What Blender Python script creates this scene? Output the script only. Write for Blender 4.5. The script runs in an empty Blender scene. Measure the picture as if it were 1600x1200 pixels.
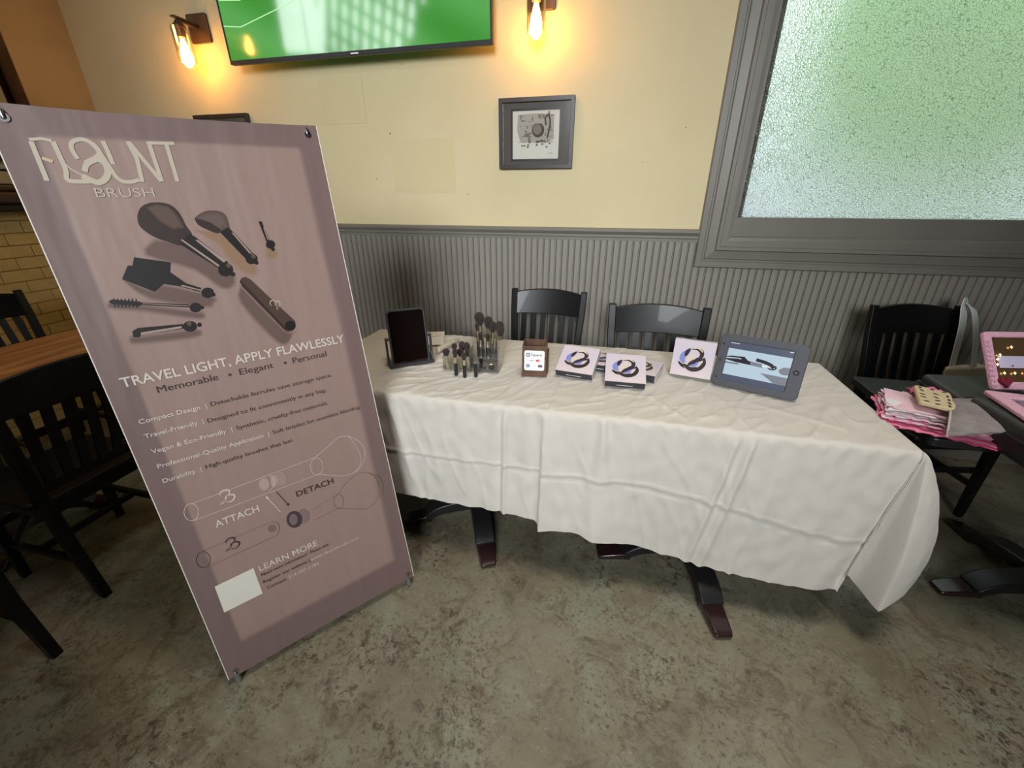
import bpy, bmesh, math, random
import numpy as np
from mathutils import Vector, Matrix, noise
random.seed(7)
rng = np.random.default_rng(5)
sc = bpy.context.scene
col = sc.collection
R = math.radians

# ------------------------------------------------------------------ camera
cam_d = bpy.data.cameras.new('camera')
cam_d.sensor_fit = 'HORIZONTAL'; cam_d.sensor_width = 36.0
cam_d.lens = 645.0 / 1600.0 * 36.0
cam_d.clip_start = 0.02
cam = bpy.data.objects.new('camera', cam_d); col.objects.link(cam)
cam.location = (0, 0, 1.45)
cam.rotation_euler = (R(65.5), 0, R(13.5))
sc.camera = cam
# ------------------------------------------------------------------ world, exposure
w = bpy.data.worlds.new('sky'); sc.world = w; w.use_nodes = True
bg = w.node_tree.nodes['Background']
bg.inputs[0].default_value = (0.86, 0.93, 1.0, 1); bg.inputs[1].default_value = 2.7
sc.view_settings.view_transform = 'Standard'
sc.view_settings.look = 'None'
sc.view_settings.gamma = 1.0
sc.view_settings.use_curve_mapping = False
sc.view_settings.exposure = -0.22
def area(name, loc, target, sx, sy, power, colr):
    l = bpy.data.lights.new(name, 'AREA'); l.shape = 'RECTANGLE'; l.size = sx; l.size_y = sy
    l.energy = power; l.color = colr
    o = bpy.data.objects.new(name, l); col.objects.link(o); o.location = loc
    d = Vector(target) - Vector(loc)
    o.rotation_euler = d.to_track_quat('-Z', 'Y').to_euler()
    return o
# daylight through the storefront windows behind the viewer, through the high clerestory on
# the left, plus a warm overhead fill added for the cloth top and floor
sf = area('storefront_daylight', (0.1, -3.8, 2.7), (-0.7, 2.0, 1.1), 1.9, 1.7, 61, (0.93, 0.97, 1.0))
sf.data.spread = R(60)
cl = area('clerestory_daylight', (-5.0, -3.5, 4.3), (-2.0, 2.6, 2.3), 3.4, 0.95, 17, (0.93, 0.97, 1.0))
cl.data.spread = R(50)
sk = area('overhead_fill', (0.45, 0.5, 4.9), (0.35, 0.75, 0.0), 1.2, 1.2, 19, (1.0, 0.93, 0.84))
sk.data.spread = R(66)

# ------------------------------------------------------------------ helpers
def lin(c):
    return tuple(((v/255.0)/12.92 if v/255.0 <= 0.04045 else ((v/255.0+0.055)/1.055)**2.4) for v in c)
def mat(name, c, rough=0.5, metal=0.0, var=0.0, vscale=8.0, bump=0.0, bscale=60.0, spec=0.5,
        emit=None, estr=0.0, c2=None, coat=0.0, sheen=0.0, stretch=(1, 1, 1), trans=0.0, ior=1.45, alpha=1.0):
    m = bpy.data.materials.new(name); m.use_nodes = True
    nt = m.node_tree; N = nt.nodes; L = nt.links; b = N['Principled BSDF']
    b.inputs['Base Color'].default_value = (*lin(c), 1)
    b.inputs['Roughness'].default_value = rough
    b.inputs['Metallic'].default_value = metal
    b.inputs['Specular IOR Level'].default_value = spec
    b.inputs['IOR'].default_value = ior
    b.inputs['Coat Weight'].default_value = coat
    b.inputs['Sheen Weight'].default_value = sheen
    b.inputs['Transmission Weight'].default_value = trans
    b.inputs['Alpha'].default_value = alpha
    if emit is not None:
        b.inputs['Emission Color'].default_value = (*lin(emit), 1)
        b.inputs['Emission Strength'].default_value = estr
    tc = N.new('ShaderNodeTexCoord'); mp = N.new('ShaderNodeMapping')
    mp.inputs['Scale'].default_value = stretch
    L.new(tc.outputs['Object'], mp.inputs['Vector'])
    if var > 0 or c2 is not None:
        n = N.new('ShaderNodeTexNoise'); n.inputs['Scale'].default_value = vscale; n.inputs['Detail'].default_value = 6
        L.new(mp.outputs[0], n.inputs['Vector'])
        r = N.new('ShaderNodeValToRGB')
        a = lin(c); bb = lin(c2) if c2 else tuple(v*(1-var) for v in a)
        r.color_ramp.elements[0].position = 0.35; r.color_ramp.elements[1].position = 0.65
        r.color_ramp.elements[0].color = (*bb, 1); r.color_ramp.elements[1].color = (*a, 1)
        L.new(n.outputs['Fac'], r.inputs[0]); L.new(r.outputs[0], b.inputs['Base Color'])
    if bump > 0:
        n2 = N.new('ShaderNodeTexNoise'); n2.inputs['Scale'].default_value = bscale; n2.inputs['Detail'].default_value = 4
        L.new(mp.outputs[0], n2.inputs['Vector'])
        bp = N.new('ShaderNodeBump'); bp.inputs['Strength'].default_value = bump; bp.inputs['Distance'].default_value = 0.01
        L.new(n2.outputs['Fac'], bp.inputs['Height']); L.new(bp.outputs[0], b.inputs['Normal'])
    return m

class MB:
    def __init__(s): s.v = []; s.f = []
    def add(s, vs, fs):
        o = len(s.v); s.v += [tuple(map(float, p)) for p in vs]; s.f += [tuple(i+o for i in f) for f in fs]; return s
    def box(s, c, d, M=None):
        hx, hy, hz = d[0]/2, d[1]/2, d[2]/2
        vs = [(c[0]+x*hx, c[1]+y*hy, c[2]+z*hz) for z in (-1, 1) for y in (-1, 1) for x in (-1, 1)]
        if M is not None: vs = [tuple(M @ Vector(p)) for p in vs]
        return s.add(vs, [(0,2,3,1),(4,5,7,6),(0,1,5,4),(2,6,7,3),(0,4,6,2),(1,3,7,5)])
    def rects(s, secs):
        # stacked rectangular sections (cx,cy,cz,hx,hy): tapering bar along z
        vs = []
        for (x, y, z, a, b) in secs: vs += [(x-a,y-b,z),(x+a,y-b,z),(x+a,y+b,z),(x-a,y+b,z)]
        fs = [(0,3,2,1)]
        for i in range(len(secs)-1):
            o = i*4
            for k in range(4): fs.append((o+k, o+(k+1)%4, o+4+(k+1)%4, o+4+k))
        o = (len(secs)-1)*4; fs.append((o,o+1,o+2,o+3))
        return s.add(vs, fs)
    def sweep(s, pts, hw, hh, up=(0,0,1)):
        # rectangular bar along a path; hw, hh scalars or per-point lists
        n = len(pts); vs = []
        P = [Vector(p) for p in pts]; up = Vector(up)
        for i in range(n):
            t = (P[min(i+1,n-1)]-P[max(i-1,0)]).normalized()
            sd = t.cross(up); sd = sd.normalized() if sd.length > 1e-6 else Vector((1,0,0))
            u = sd.cross(t).normalized()
            a = hw[i] if hasattr(hw,'__len__') else hw; b = hh[i] if hasattr(hh,'__len__') else hh
            vs += [P[i]-sd*a-u*b, P[i]+sd*a-u*b, P[i]+sd*a+u*b, P[i]-sd*a+u*b]
        fs = [(0,1,2,3)]
        for i in range(n-1):
            o = i*4
            for k in range(4): fs.append((o+k, o+4+k, o+4+(k+1)%4, o+(k+1)%4))
        o = (n-1)*4; fs.append((o+3,o+2,o+1,o))
        return s.add(vs, fs)
    def tube(s, pts, r, n=10, cap=True):
        P = [Vector(p) for p in pts]; m = len(P); vs = []; prev = None
        for i in range(m):
            t = (P[min(i+1,m-1)]-P[max(i-1,0)]).normalized()
            ref = prev if prev is not None else (Vector((0,0,1)) if abs(t.z) < .9 else Vector((1,0,0)))
            a = (ref - t*ref.dot(t)).normalized(); prev = a; b = t.cross(a)
            rr = r[i] if hasattr(r,'__len__') else r
            for k in range(n):
                th = 2*math.pi*k/n; vs.append(P[i]+a*rr*math.cos(th)+b*rr*math.sin(th))
        fs = []
        for i in range(m-1):
            for k in range(n): fs.append((i*n+k, i*n+(k+1)%n, (i+1)*n+(k+1)%n, (i+1)*n+k))
        if cap: fs.append(tuple(range(n-1,-1,-1))); fs.append(tuple((m-1)*n+k for k in range(n)))
        return s.add(vs, fs)
    def lathe(s, prof, c=(0,0,0), n=20, M=None):
        vs = []; m = len(prof)
        for (r, z) in prof:
            for k in range(n):
                th = 2*math.pi*k/n; p = Vector((r*math.cos(th), r*math.sin(th), z))
                if M is not None: p = M @ p
                vs.append(p+Vector(c))
        fs = []
        for i in range(m-1):
            for k in range(n): fs.append((i*n+k, i*n+(k+1)%n, (i+1)*n+(k+1)%n, (i+1)*n+k))
        fs.append(tuple(range(n-1,-1,-1))); fs.append(tuple((m-1)*n+k for k in range(n)))
        return s.add(vs, fs)
    def prism(s, poly, z0, z1, M=None):
        n = len(poly)
        vs = [(x,y,z0) for x,y in poly]+[(x,y,z1) for x,y in poly]
        if M is not None: vs = [tuple(M @ Vector(p)) for p in vs]
        fs = [tuple(range(n-1,-1,-1)), tuple(range(n,2*n))]+[(k,(k+1)%n,n+(k+1)%n,n+k) for k in range(n)]
        return s.add(vs, fs)
    def ring(s, outer, inner, z0, z1, M=None):
        n = len(outer)
        vs = [(x,y,z0) for x,y in outer]+[(x,y,z0) for x,y in inner]+[(x,y,z1) for x,y in outer]+[(x,y,z1) for x,y in inner]
        if M is not None: vs = [tuple(M @ Vector(p)) for p in vs]
        fs = []
        for k in range(n):
            j = (k+1)%n
            fs += [(k,n+k,n+j,j),(2*n+k,2*n+j,3*n+j,3*n+k),(k,j,2*n+j,2*n+k),(n+k,3*n+k,3*n+j,n+j)]
        return s.add(vs, fs)
    def mesh(s, name, m, smooth=False):
        me = bpy.data.meshes.new(name); me.from_pydata(s.v, [], s.f); me.materials.append(m)
        if smooth: me.polygons.foreach_set('use_smooth', [True]*len(me.polygons))
        me.update(); return me
    def obj(s, name, m, parent=None, bevel=0.0, smooth=False, loc=None, rot=None, seg=2, label=None):
        o = bpy.data.objects.new(name, s.mesh(name, m, smooth)); col.objects.link(o)
        if parent is not None: o.parent = parent
        if loc is not None: o.location = loc
        if rot is not None: o.rotation_euler = rot
        if bevel > 0:
            md = o.modifiers.new('bevel', 'BEVEL'); md.width = bevel; md.segments = seg; md.limit_method = 'ANGLE'; md.angle_limit = R(40)
            md.harden_normals = False
        if smooth: smooth_by_angle(o)
        if label: o['label'] = label
        return o
def smooth_by_angle(o, ang=40):
    me = o.data
    try: me.set_sharp_from_angle(angle=R(ang))
    except Exception: pass
def rr(w, h, r, n=5, cx=0, cy=0):
    pts = []
    for (sx, sy, a0) in ((1,1,0),(-1,1,90),(-1,-1,180),(1,-1,270)):
        for k in range(n+1):
            a = R(a0+90*k/n); pts.append((cx+sx*(w/2-r)+r*math.cos(a), cy+sy*(h/2-r)+r*math.sin(a)))
    return pts
def tag(o, label, cat, group=None):
    o['label'] = label; o['category'] = cat
    if group: o['group'] = group
    return o
def empty(name, loc, rz=0.0, label=None, cat=None, group=None, M=None):
    o = bpy.data.objects.new(name, None); col.objects.link(o); o.empty_display_size = 0.05
    if M is not None: o.matrix_world = M
    else: o.location = loc; o.rotation_euler = (0, 0, rz)
    if label: tag(o, label, cat, group)
    return o
def structure(o): o['kind'] = 'structure'; return o
def copy_tree(o, parent=None):
    c = o.copy(); col.objects.link(c)
    if parent is not None: c.parent = parent
    for ch in [x for x in bpy.data.objects if x.parent == o]:
        copy_tree(ch, c)
    return c
def dup(o, loc, rz, label):
    c = copy_tree(o); c.location = loc; c.rotation_euler = (0, 0, rz); c['label'] = label; return c
# flat lettering: returns 2D verts and faces of a word, normalised so the baseline starts at x=0
def text2d(txt, bold=0.0):
    cu = bpy.data.curves.new('t', 'FONT'); cu.body = txt; cu.size = 1.0; cu.offset = bold; cu.resolution_u = 3
    ob = bpy.data.objects.new('t', cu); col.objects.link(ob)
    bpy.context.view_layer.update()
    dg = bpy.context.evaluated_depsgraph_get()
    me = bpy.data.meshes.new_from_object(ob.evaluated_get(dg))
    vs = [(v.co.x, v.co.y) for v in me.vertices]; fs = [tuple(p.vertices) for p in me.polygons]
    bpy.data.objects.remove(ob); bpy.data.curves.remove(cu); bpy.data.meshes.remove(me)
    x0 = min(v[0] for v in vs); x1 = max(v[0] for v in vs)
    return [(v[0]-x0, v[1]) for v in vs], fs, x1-x0
def text_part(txt, m, parent, x, z, width=None, cap=None, y=-0.0012, bold=0.0, name='lettering', M=None):
    # lettering in the local xz plane, facing -y; cap = capital height, width = full width
    vs, fs, wd = text2d(txt, bold)
    sy = (cap/0.72) if cap else width/wd
    sx = (width/wd) if width else sy
    P = [Vector((x+a*sx, y, z+b*sy)) for a, b in vs]
    if M is not None: P = [M @ p for p in P]
    return MB().add(P, fs).obj(name, m, parent)
def ribbon(mb, pts, wd, y, closed=False, taper=False):
    P = [Vector((p[0], p[1])) for p in pts]; n = len(P); vs = []
    for i in range(n):
        t = (P[min(i+1,n-1)]-P[max(i-1,0)])
        if t.length < 1e-9: t = Vector((1,0))
        t.normalize(); nn = Vector((-t.y, t.x))*wd/2
        if taper: nn *= (0.25+0.75*math.sin(math.pi*(i+.5)/n))
        a = P[i]+nn; b = P[i]-nn; vs += [(a.x,y,a.y),(b.x,y,b.y)]
    mb.add(vs, [(2*i,2*i+1,2*i+3,2*i+2) for i in range(n-1)]); return mb
def spline(pts, k=5):
    out = []; n = len(pts)
    for i in range(n-1):
        p0 = pts[max(i-1,0)]; p1 = pts[i]; p2 = pts[i+1]; p3 = pts[min(i+2,n-1)]
        for j in range(k):
            t = j/k
            out.append(tuple(.5*((2*p1[q])+(-p0[q]+p2[q])*t+(2*p0[q]-5*p1[q]+4*p2[q]-p3[q])*t*t+(-p0[q]+3*p1[q]-3*p2[q]+p3[q])*t**3) for q in range(len(p1))))
    out.append(tuple(pts[-1])); return out

# ------------------------------------------------------------------ materials
def wall_material(name, c, c2, bump=0.12):
    m = mat(name, c, 0.75, var=0.05, vscale=1.6, c2=c2, bump=bump, bscale=140); return m
M = {}
M['paint'] = wall_material('wall_paint', (222, 207, 166), (214, 199, 158))
M['patch'] = wall_material('wall_paint_touch_up', (216, 201, 158), (213, 198, 156))
M['side_paint'] = wall_material('side_wall_paint', (206, 178, 134), (192, 164, 122))
M['brick'] = mat('painted_brick', (216, 188, 124), 0.7, var=.12, vscale=9, bump=.5, bscale=60)
M['mortar'] = mat('painted_mortar', (168, 140, 84), 0.85, bump=.4, bscale=80)
M['grey_wood'] = mat('grey_painted_wood', (124, 120, 110), 0.42, var=.07, vscale=5, bump=.06, bscale=90)
M['grey_plank'] = mat('grey_painted_plank', (146, 140, 130), 0.5, var=.1, vscale=4, bump=.10, bscale=50, stretch=(1,1,.15))
M['groove'] = mat('grey_groove', (88, 84, 76), 0.7)
M['dark_wood'] = mat('dark_brown_wood', (66, 42, 28), 0.35, var=.3, vscale=4, stretch=(1,.2,1))
M['brown_reveal'] = mat('brown_rough_reveal', (120, 82, 44), 0.8, var=.35, vscale=6, bump=.5, bscale=30)
M['ceiling'] = mat('ceiling_dark', (84, 78, 68), 0.8)
M['lacquer'] = mat('black_lacquer', (18, 17, 17), 0.36, spec=.28, coat=.06, var=.2, vscale=5)
M['maroon'] = mat('dark_maroon_metal', (44, 26, 27), 0.25, coat=.4)
M['blackmetal'] = mat('black_cast_metal', (30, 29, 30), 0.38)
M['cloth'] = None
def acrylic_material():
    m = bpy.data.materials.new('clear_acrylic'); m.use_nodes = True; nt = m.node_tree; N = nt.nodes; L = nt.links
    N.remove(N['Principled BSDF']); out = N['Material Output']
    t = N.new('ShaderNodeBsdfTransparent'); t.inputs[0].default_value = (.965,.97,.965,1)
    g = N.new('ShaderNodeBsdfGlossy'); g.inputs['Roughness'].default_value = .08; g.inputs['Color'].default_value = (.95,.95,.95,1)
    lw = N.new('ShaderNodeLayerWeight'); lw.inputs[0].default_value = .35
    ma = N.new('ShaderNodeMath'); ma.operation = 'MULTIPLY_ADD'; ma.inputs[1].default_value = .6; ma.inputs[2].default_value = .05; L.new(lw.outputs['Fresnel'], ma.inputs[0])
    x = N.new('ShaderNodeMixShader'); L.new(ma.outputs[0], x.inputs[0]); L.new(t.outputs[0], x.inputs[1]); L.new(g.outputs[0], x.inputs[2]); L.new(x.outputs[0], out.inputs['Surface'])
    return m
M['acrylic'] = acrylic_material()
M['gold'] = mat('gold_ferrule', (238, 224, 190), 0.28, metal=1.0)
M['bristle'] = mat('dark_bristles', (52, 40, 38), 0.95, bump=.4, bscale=400, sheen=.1, var=.3, vscale=60)
M['black'] = mat('matt_black_plastic', (34, 33, 34), 0.45)
M['walnut'] = mat('stained_pallet_wood', (98, 70, 52), 0.6, c2=(66, 44, 33), vscale=14, bump=.3, bscale=60, stretch=(1,1,.25))
M['white'] = mat('white_print', (238, 238, 240), 0.4)
M['glassy'] = mat('dark_mirror_glass', (74, 56, 54), 0.05, metal=.9)

# floor: stained concrete
def floor_material():
    m = bpy.data.materials.new('stained_concrete'); m.use_nodes = True
    nt = m.node_tree; N = nt.nodes; L = nt.links; b = N['Principled BSDF']
    tc = N.new('ShaderNodeTexCoord')
    def noi(s, d, dist=0.0, rough=.6, st=(1,1,1)):
        mp = N.new('ShaderNodeMapping'); mp.inputs['Scale'].default_value = st; mp.inputs['Rotation'].default_value = (0,0,.5)
        L.new(tc.outputs['Object'], mp.inputs[0])
        n = N.new('ShaderNodeTexNoise'); n.inputs['Scale'].default_value = s; n.inputs['Detail'].default_value = d
        n.inputs['Distortion'].default_value = dist; n.inputs['Roughness'].default_value = rough
        L.new(mp.outputs[0], n.inputs['Vector']); return n.outputs['Fac']
    def ramp(src, p0, p1, c0=(0,0,0,1), c1=(1,1,1,1)):
        r = N.new('ShaderNodeValToRGB'); r.color_ramp.elements[0].position = p0; r.color_ramp.elements[1].position = p1
        r.color_ramp.elements[0].color = c0; r.color_ramp.elements[1].color = c1; L.new(src, r.inputs[0]); return r.outputs[0]
    def mix(f, a, bb, mode='MIX'):
        x = N.new('ShaderNodeMix'); x.data_type = 'RGBA'; x.blend_type = mode
        if isinstance(f, (int, float)): x.inputs[0].default_value = f
        else: L.new(f, x.inputs[0])
        for i, v in ((6, a), (7, bb)):
            if isinstance(v, tuple): x.inputs[i].default_value = (*lin(v), 1)
            else: L.new(v, x.inputs[i])
        return x.outputs[2]
    base = mix(ramp(noi(1.3, 8, .3), .35, .68), (106, 99, 80), (142, 137, 115))
    base = mix(ramp(noi(3.2, 10, .8, .7), .46, .60), base, (130, 130, 112))
    base = mix(ramp(noi(7, 10, .9, .78), .50, .66), base, (88, 76, 60))
    base = mix(ramp(noi(26, 8, .2, .8, (1, 2.2, 1)), .56, .72), base, (156, 152, 132))
    def mul(a, bb):
        x = N.new('ShaderNodeMath'); x.operation = 'MULTIPLY'
        for i, v in ((0, a), (1, bb)):
            if isinstance(v, (int, float)): x.inputs[i].default_value = v
            else: L.new(v, x.inputs[i])
        return x.outputs[0]
    spots = mul(ramp(noi(38, 7, .8, .75), .51, .60), ramp(noi(2.1, 4, 1.0), .46, .62))
    base = mix(mul(ramp(noi(1.1, 5, .6), .52, .66), .45), base, (78, 64, 50))
    base = mix(mul(spots, .85), base, (60, 38, 29))
    fine = mul(ramp(noi(75, 5, .3), .55, .64), ramp(noi(3.3, 3, .5), .40, .56))
    base = mix(mul(fine, .7), base, (72, 58, 44))
    v = N.new('ShaderNodeTexVoronoi'); v.feature = 'DISTANCE_TO_EDGE'; v.inputs['Scale'].default_value = .9
    wn = N.new('ShaderNodeTexNoise'); wn.inputs['Scale'].default_value = 4
    va = N.new('ShaderNodeVectorMath'); va.operation = 'MULTIPLY_ADD'; va.inputs[1].default_value = (.25,.25,.25)
    L.new(tc.outputs['Object'], wn.inputs['Vector']); L.new(wn.outputs['Color'], va.inputs[0]); L.new(tc.outputs['Object'], va.inputs[2])
    L.new(va.outputs[0], v.inputs['Vector'])
    crack = ramp(v.outputs['Distance'], .0, .006, (1,1,1,1), (0,0,0,1))
    base = mix(mul(crack, .2), base, (60, 52, 42))
    L.new(base, b.inputs['Base Color'])
    L.new(ramp(noi(5, 6), .3, .7, (.42,.42,.42,1), (.66,.66,.66,1)), b.inputs['Roughness'])
    bp = N.new('ShaderNodeBump'); bp.inputs['Strength'].default_value = .25; bp.inputs['Distance'].default_value = .004
    L.new(noi(30, 8), bp.inputs['Height']); L.new(bp.outputs[0], b.inputs['Normal'])
    return m
# ------------------------------------------------------------------ the room
YW = 2.70; XL = -3.70
structure(MB().box((-.5, -.6, -.05), (13.2, 6.9, .1)).obj('floor', floor_material()))
structure(MB().box((-.5, -.6, 5.25), (13.2, 6.9, .1)).obj('ceiling', M['ceiling']))
# back wall with the window hole X .62..2.3, Z 1.23..2.85 ; plaster above the rail, boarding below
wb = MB()
wb.box(((XL-.2+.62)/2, YW+.09, 2.6), (.62-XL+.2, .18, 5.2))
wb.box(((.62+2.3)/2, YW+.09, .615), (1.68, .18, 1.23)); wb.box(((.62+2.3)/2, YW+.09, 4.025), (1.68, .18, 2.35))
wb.box((4.15, YW+.09, 2.6), (3.7, .18, 5.2))
wall_back = structure(wb.obj('wall_back', M['paint']))
# touched-up paint areas, a hair proud of the old coat
MB().box((-1.22, YW-.0012, 1.62), (.42, .0024, .30)).obj('paint_patch', M['patch'], wall_back)
MB().box((-1.72, YW-.0012, 1.98), (.30, .0024, .24)).obj('paint_patch', M['patch'], wall_back)
for (x, z, r) in ((-1.42, 1.80, .006), (-1.55, 1.55, .004), (-.93, 1.46, .004), (.10, 1.62, .003), (-1.30, 2.14, .004), (.30, 1.78, .004)):
    MB().box((x, YW-.001, z), (r*1.6, .002, r), Matrix.Translation((x,0,z)) @ Matrix.Rotation(x*7, 4, 'Y') @ Matrix.Translation((-x,0,-z))).obj('wall_scuff', M['groove'], wall_back)
# left wall: painted plaster above, painted brick below, with a window recess
LW = MB()
LW.box((XL-.14, 1.5, 4.0), (.28, 2.4, 2.4)); LW.box((XL-.14, 2.51, 2.1), (.28, .38, 1.5)); LW.box((XL-.14, .5, 2.1), (.28, .4, 1.5))
wall_left = structure(LW.obj('wall_left', M['side_paint']))
MB().box((XL-.15, 1.5, .67), (.26, 2.4, 1.38)).obj('brick_backing', M['mortar'], wall_left)
bme = MB().box((0, 0, 0), (.020, .203, .0655)).mesh('brick', M['brick'])
nb = 0
for row in range(19):
    z = .036+row*.0725; off = .104 if row % 2 else 0
    for k in range(-1, 12):
        y = .35+off+k*.208
        if y < .42 or y > 2.58: continue
        o = bpy.data.objects.new('brick', bme); col.objects.link(o); o.parent = wall_left
        o.location = (XL-.024+random.uniform(-.002, .002), y, z+.002); o.rotation_euler = (random.uniform(-.01,.01), 0, random.uniform(-.012,.012))
        md = None; nb += 1
MB().box((XL-.155, 1.51, 2.1), (.03, 1.62, 1.5)).obj('recess_back', M['brown_reveal'], wall_left)
MB().box((XL-.12, 2.322, 2.1), (.23, .012, 1.46)).obj('recess_side', M['brown_reveal'], wall_left)
# the small window in the recess: pale frame, panes, and the dark sill
win2 = structure(empty('window_2', (XL-.10, 1.45, 1.52)))
fm = MB().ring(rr(1.60, 1.2, .005, 1, 0, .62), rr(1.46, 1.06, .005, 1, 0, .62), -.02, .02, Matrix.Rotation(R(90),4,'X').to_4x4())
mfr = MB()
for (y, z, dy, dz) in ((0, .035, 1.6, .07), (0, 1.25, 1.6, .07), (-.77, .63, .06, 1.2), (.77, .63, .06, 1.2), (0, .63, .04, 1.2)): mfr.box((0, y, z), (.05, dy, dz))
mfr.obj('window_frame', mat('pale_frame', (176, 170, 140), .5), win2)
mpd = MB().box((-.0, 0, .155), (.03, 1.46, .05)).obj('glazing_bar', M['dark_wood'], win2)
MB().box((-.02, 0, .66), (.006, 1.5, 1.15)).obj('pane', mat('pale_window_glass', (170, 182, 160), .25, spec=.6), win2)
sill = structure(MB().box((XL+.01, 1.45, 1.44), (.30, 1.76, .065)).box((XL+.02, 1.45, 1.385), (.10, 1.70, .05)).box((XL+.0, 1.45, 1.493), (.24, 1.70, .04)).obj('trim_2', M['dark_wood'], bevel=.012, seg=3))

# wainscot boards on the back wall, one by one
wains = structure(MB().box(((XL+2.9)/2, YW-.004, .62), (2.9-XL, .008, 1.24)).obj('wainscot', M['groove']))
pw = .0387
pm = MB(); sx = pw/2-.0016
pm.prism([(-sx,.004),(-sx,-.003),(-sx+.0022,-.006),(sx-.008,-.006),(sx-.0065,-.0025),(sx-.005,-.006),(sx-.0022,-.006),(sx,-.003),(sx,.004)], 0, 1.19)
pme = pm.mesh('plank', M['grey_plank'])
x = XL+.03; k = 0
while x < 2.75:
    o = bpy.data.objects.new('plank', pme); col.objects.link(o); o.parent = wains
    o.location = (x, YW-.010+random.uniform(-.0006,.0006), .03); x += pw
# chair rail: profile swept along x, stopping at the window casing
def profile_x(x0, x1, prof):
    mb = MB(); n = len(prof)
    mb.add([(x0,y,z) for y,z in prof]+[(x1,y,z) for y,z in prof],
        [tuple(range(n-1,-1,-1)), tuple(range(n,2*n))]+[(k,(k+1)%n,n+(k+1)%n,n+k) for k in range(n)])
    return mb
rail = [(YW,1.205),(YW-.018,1.205),(YW-.018,1.222),(YW-.026,1.226),(YW-.026,1.240),(YW-.032,1.246),(YW-.040,1.258),(YW-.040,1.272),(YW,1.276)]
structure(profile_x(XL, .455, rail).obj('trim_1', M['grey_wood'], smooth=False))
base = [(YW,0),(YW-.03,0),(YW-.03,.10),(YW-.022,.12),(YW-.016,.13),(YW,.13)]
structure(profile_x(XL, 3.2, base).obj('baseboard_back', M['grey_wood']))
# window on the right: mitred casing of a moulded section, reveal, sash rail, obscure glass
window = structure(empty('window_1', (.455, YW, 1.07)))
X0, Z0, X1, Z1 = 0, 0, 2.05, 1.98
cas = [(0,0),(0,.026),(.004,.032),(.034,.032),(.038,.022),(.046,.022),(.052,.028),(.094,.034),(.100,.046),(.116,.046),(.120,.036),(.150,.036),(.168,.034),(.172,0)]
def casing_side(i):
    # four mitred lengths; section coordinate a runs inward from the outer edge, b out of the wall
    mb = MB(); vs = []
    for end in (0, 1):
        for a, b in cas:
            xa, xb, za, zb = X0+a, X1-a, Z0+a, Z1-a
            p = [((xa,za),(xb,za)),((xa,za),(xa,zb)),((xa,zb),(xb,zb)),((xb,za),(xb,zb))][i][end]
            vs.append((p[0], -b, p[1]))
    n = len(cas)
    return mb.add(vs, [(k, (k+1)%n, n+(k+1)%n, n+k) for k in range(n)]+[tuple(range(n)), tuple(range(2*n-1,n-1,-1))])
for i in range(4): casing_side(i).obj('casing', M['grey_wood'], window)
a = .166
rv = MB()
rv.box(((a+X1-a)/2, .05, a-.006), (X1-2*a+.02, .16, .012)); rv.box(((a+X1-a)/2, .05, Z1-a+.006), (X1-2*a+.02, .16, .012))
rv.box((a-.006, .05, Z1/2), (.012, .16, Z1-2*a)); rv.box((X1-a+.006, .05, Z1/2), (.012, .16, Z1-2*a))
rv.obj('jamb', M['grey_wood'], window)
sash = MB().box((X1/2, .045, a+.045), (X1-2*a, .045, .12)).box((X1/2, .045, Z1-a-.04), (X1-2*a, .04, .08))
sash.box((a+.026, .050, Z1/2), (.05, .035, Z1-2*a-.1)).box((X1-a-.03, .045, Z1/2), (.06, .04, Z1-2*a-.1))
sash.obj('sash', M['grey_wood'], window, bevel=.003)
MB().box((a+.062, .040, a+.10), (.01, .01, .006)).obj('paint_chip', M['white'], window)
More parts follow.
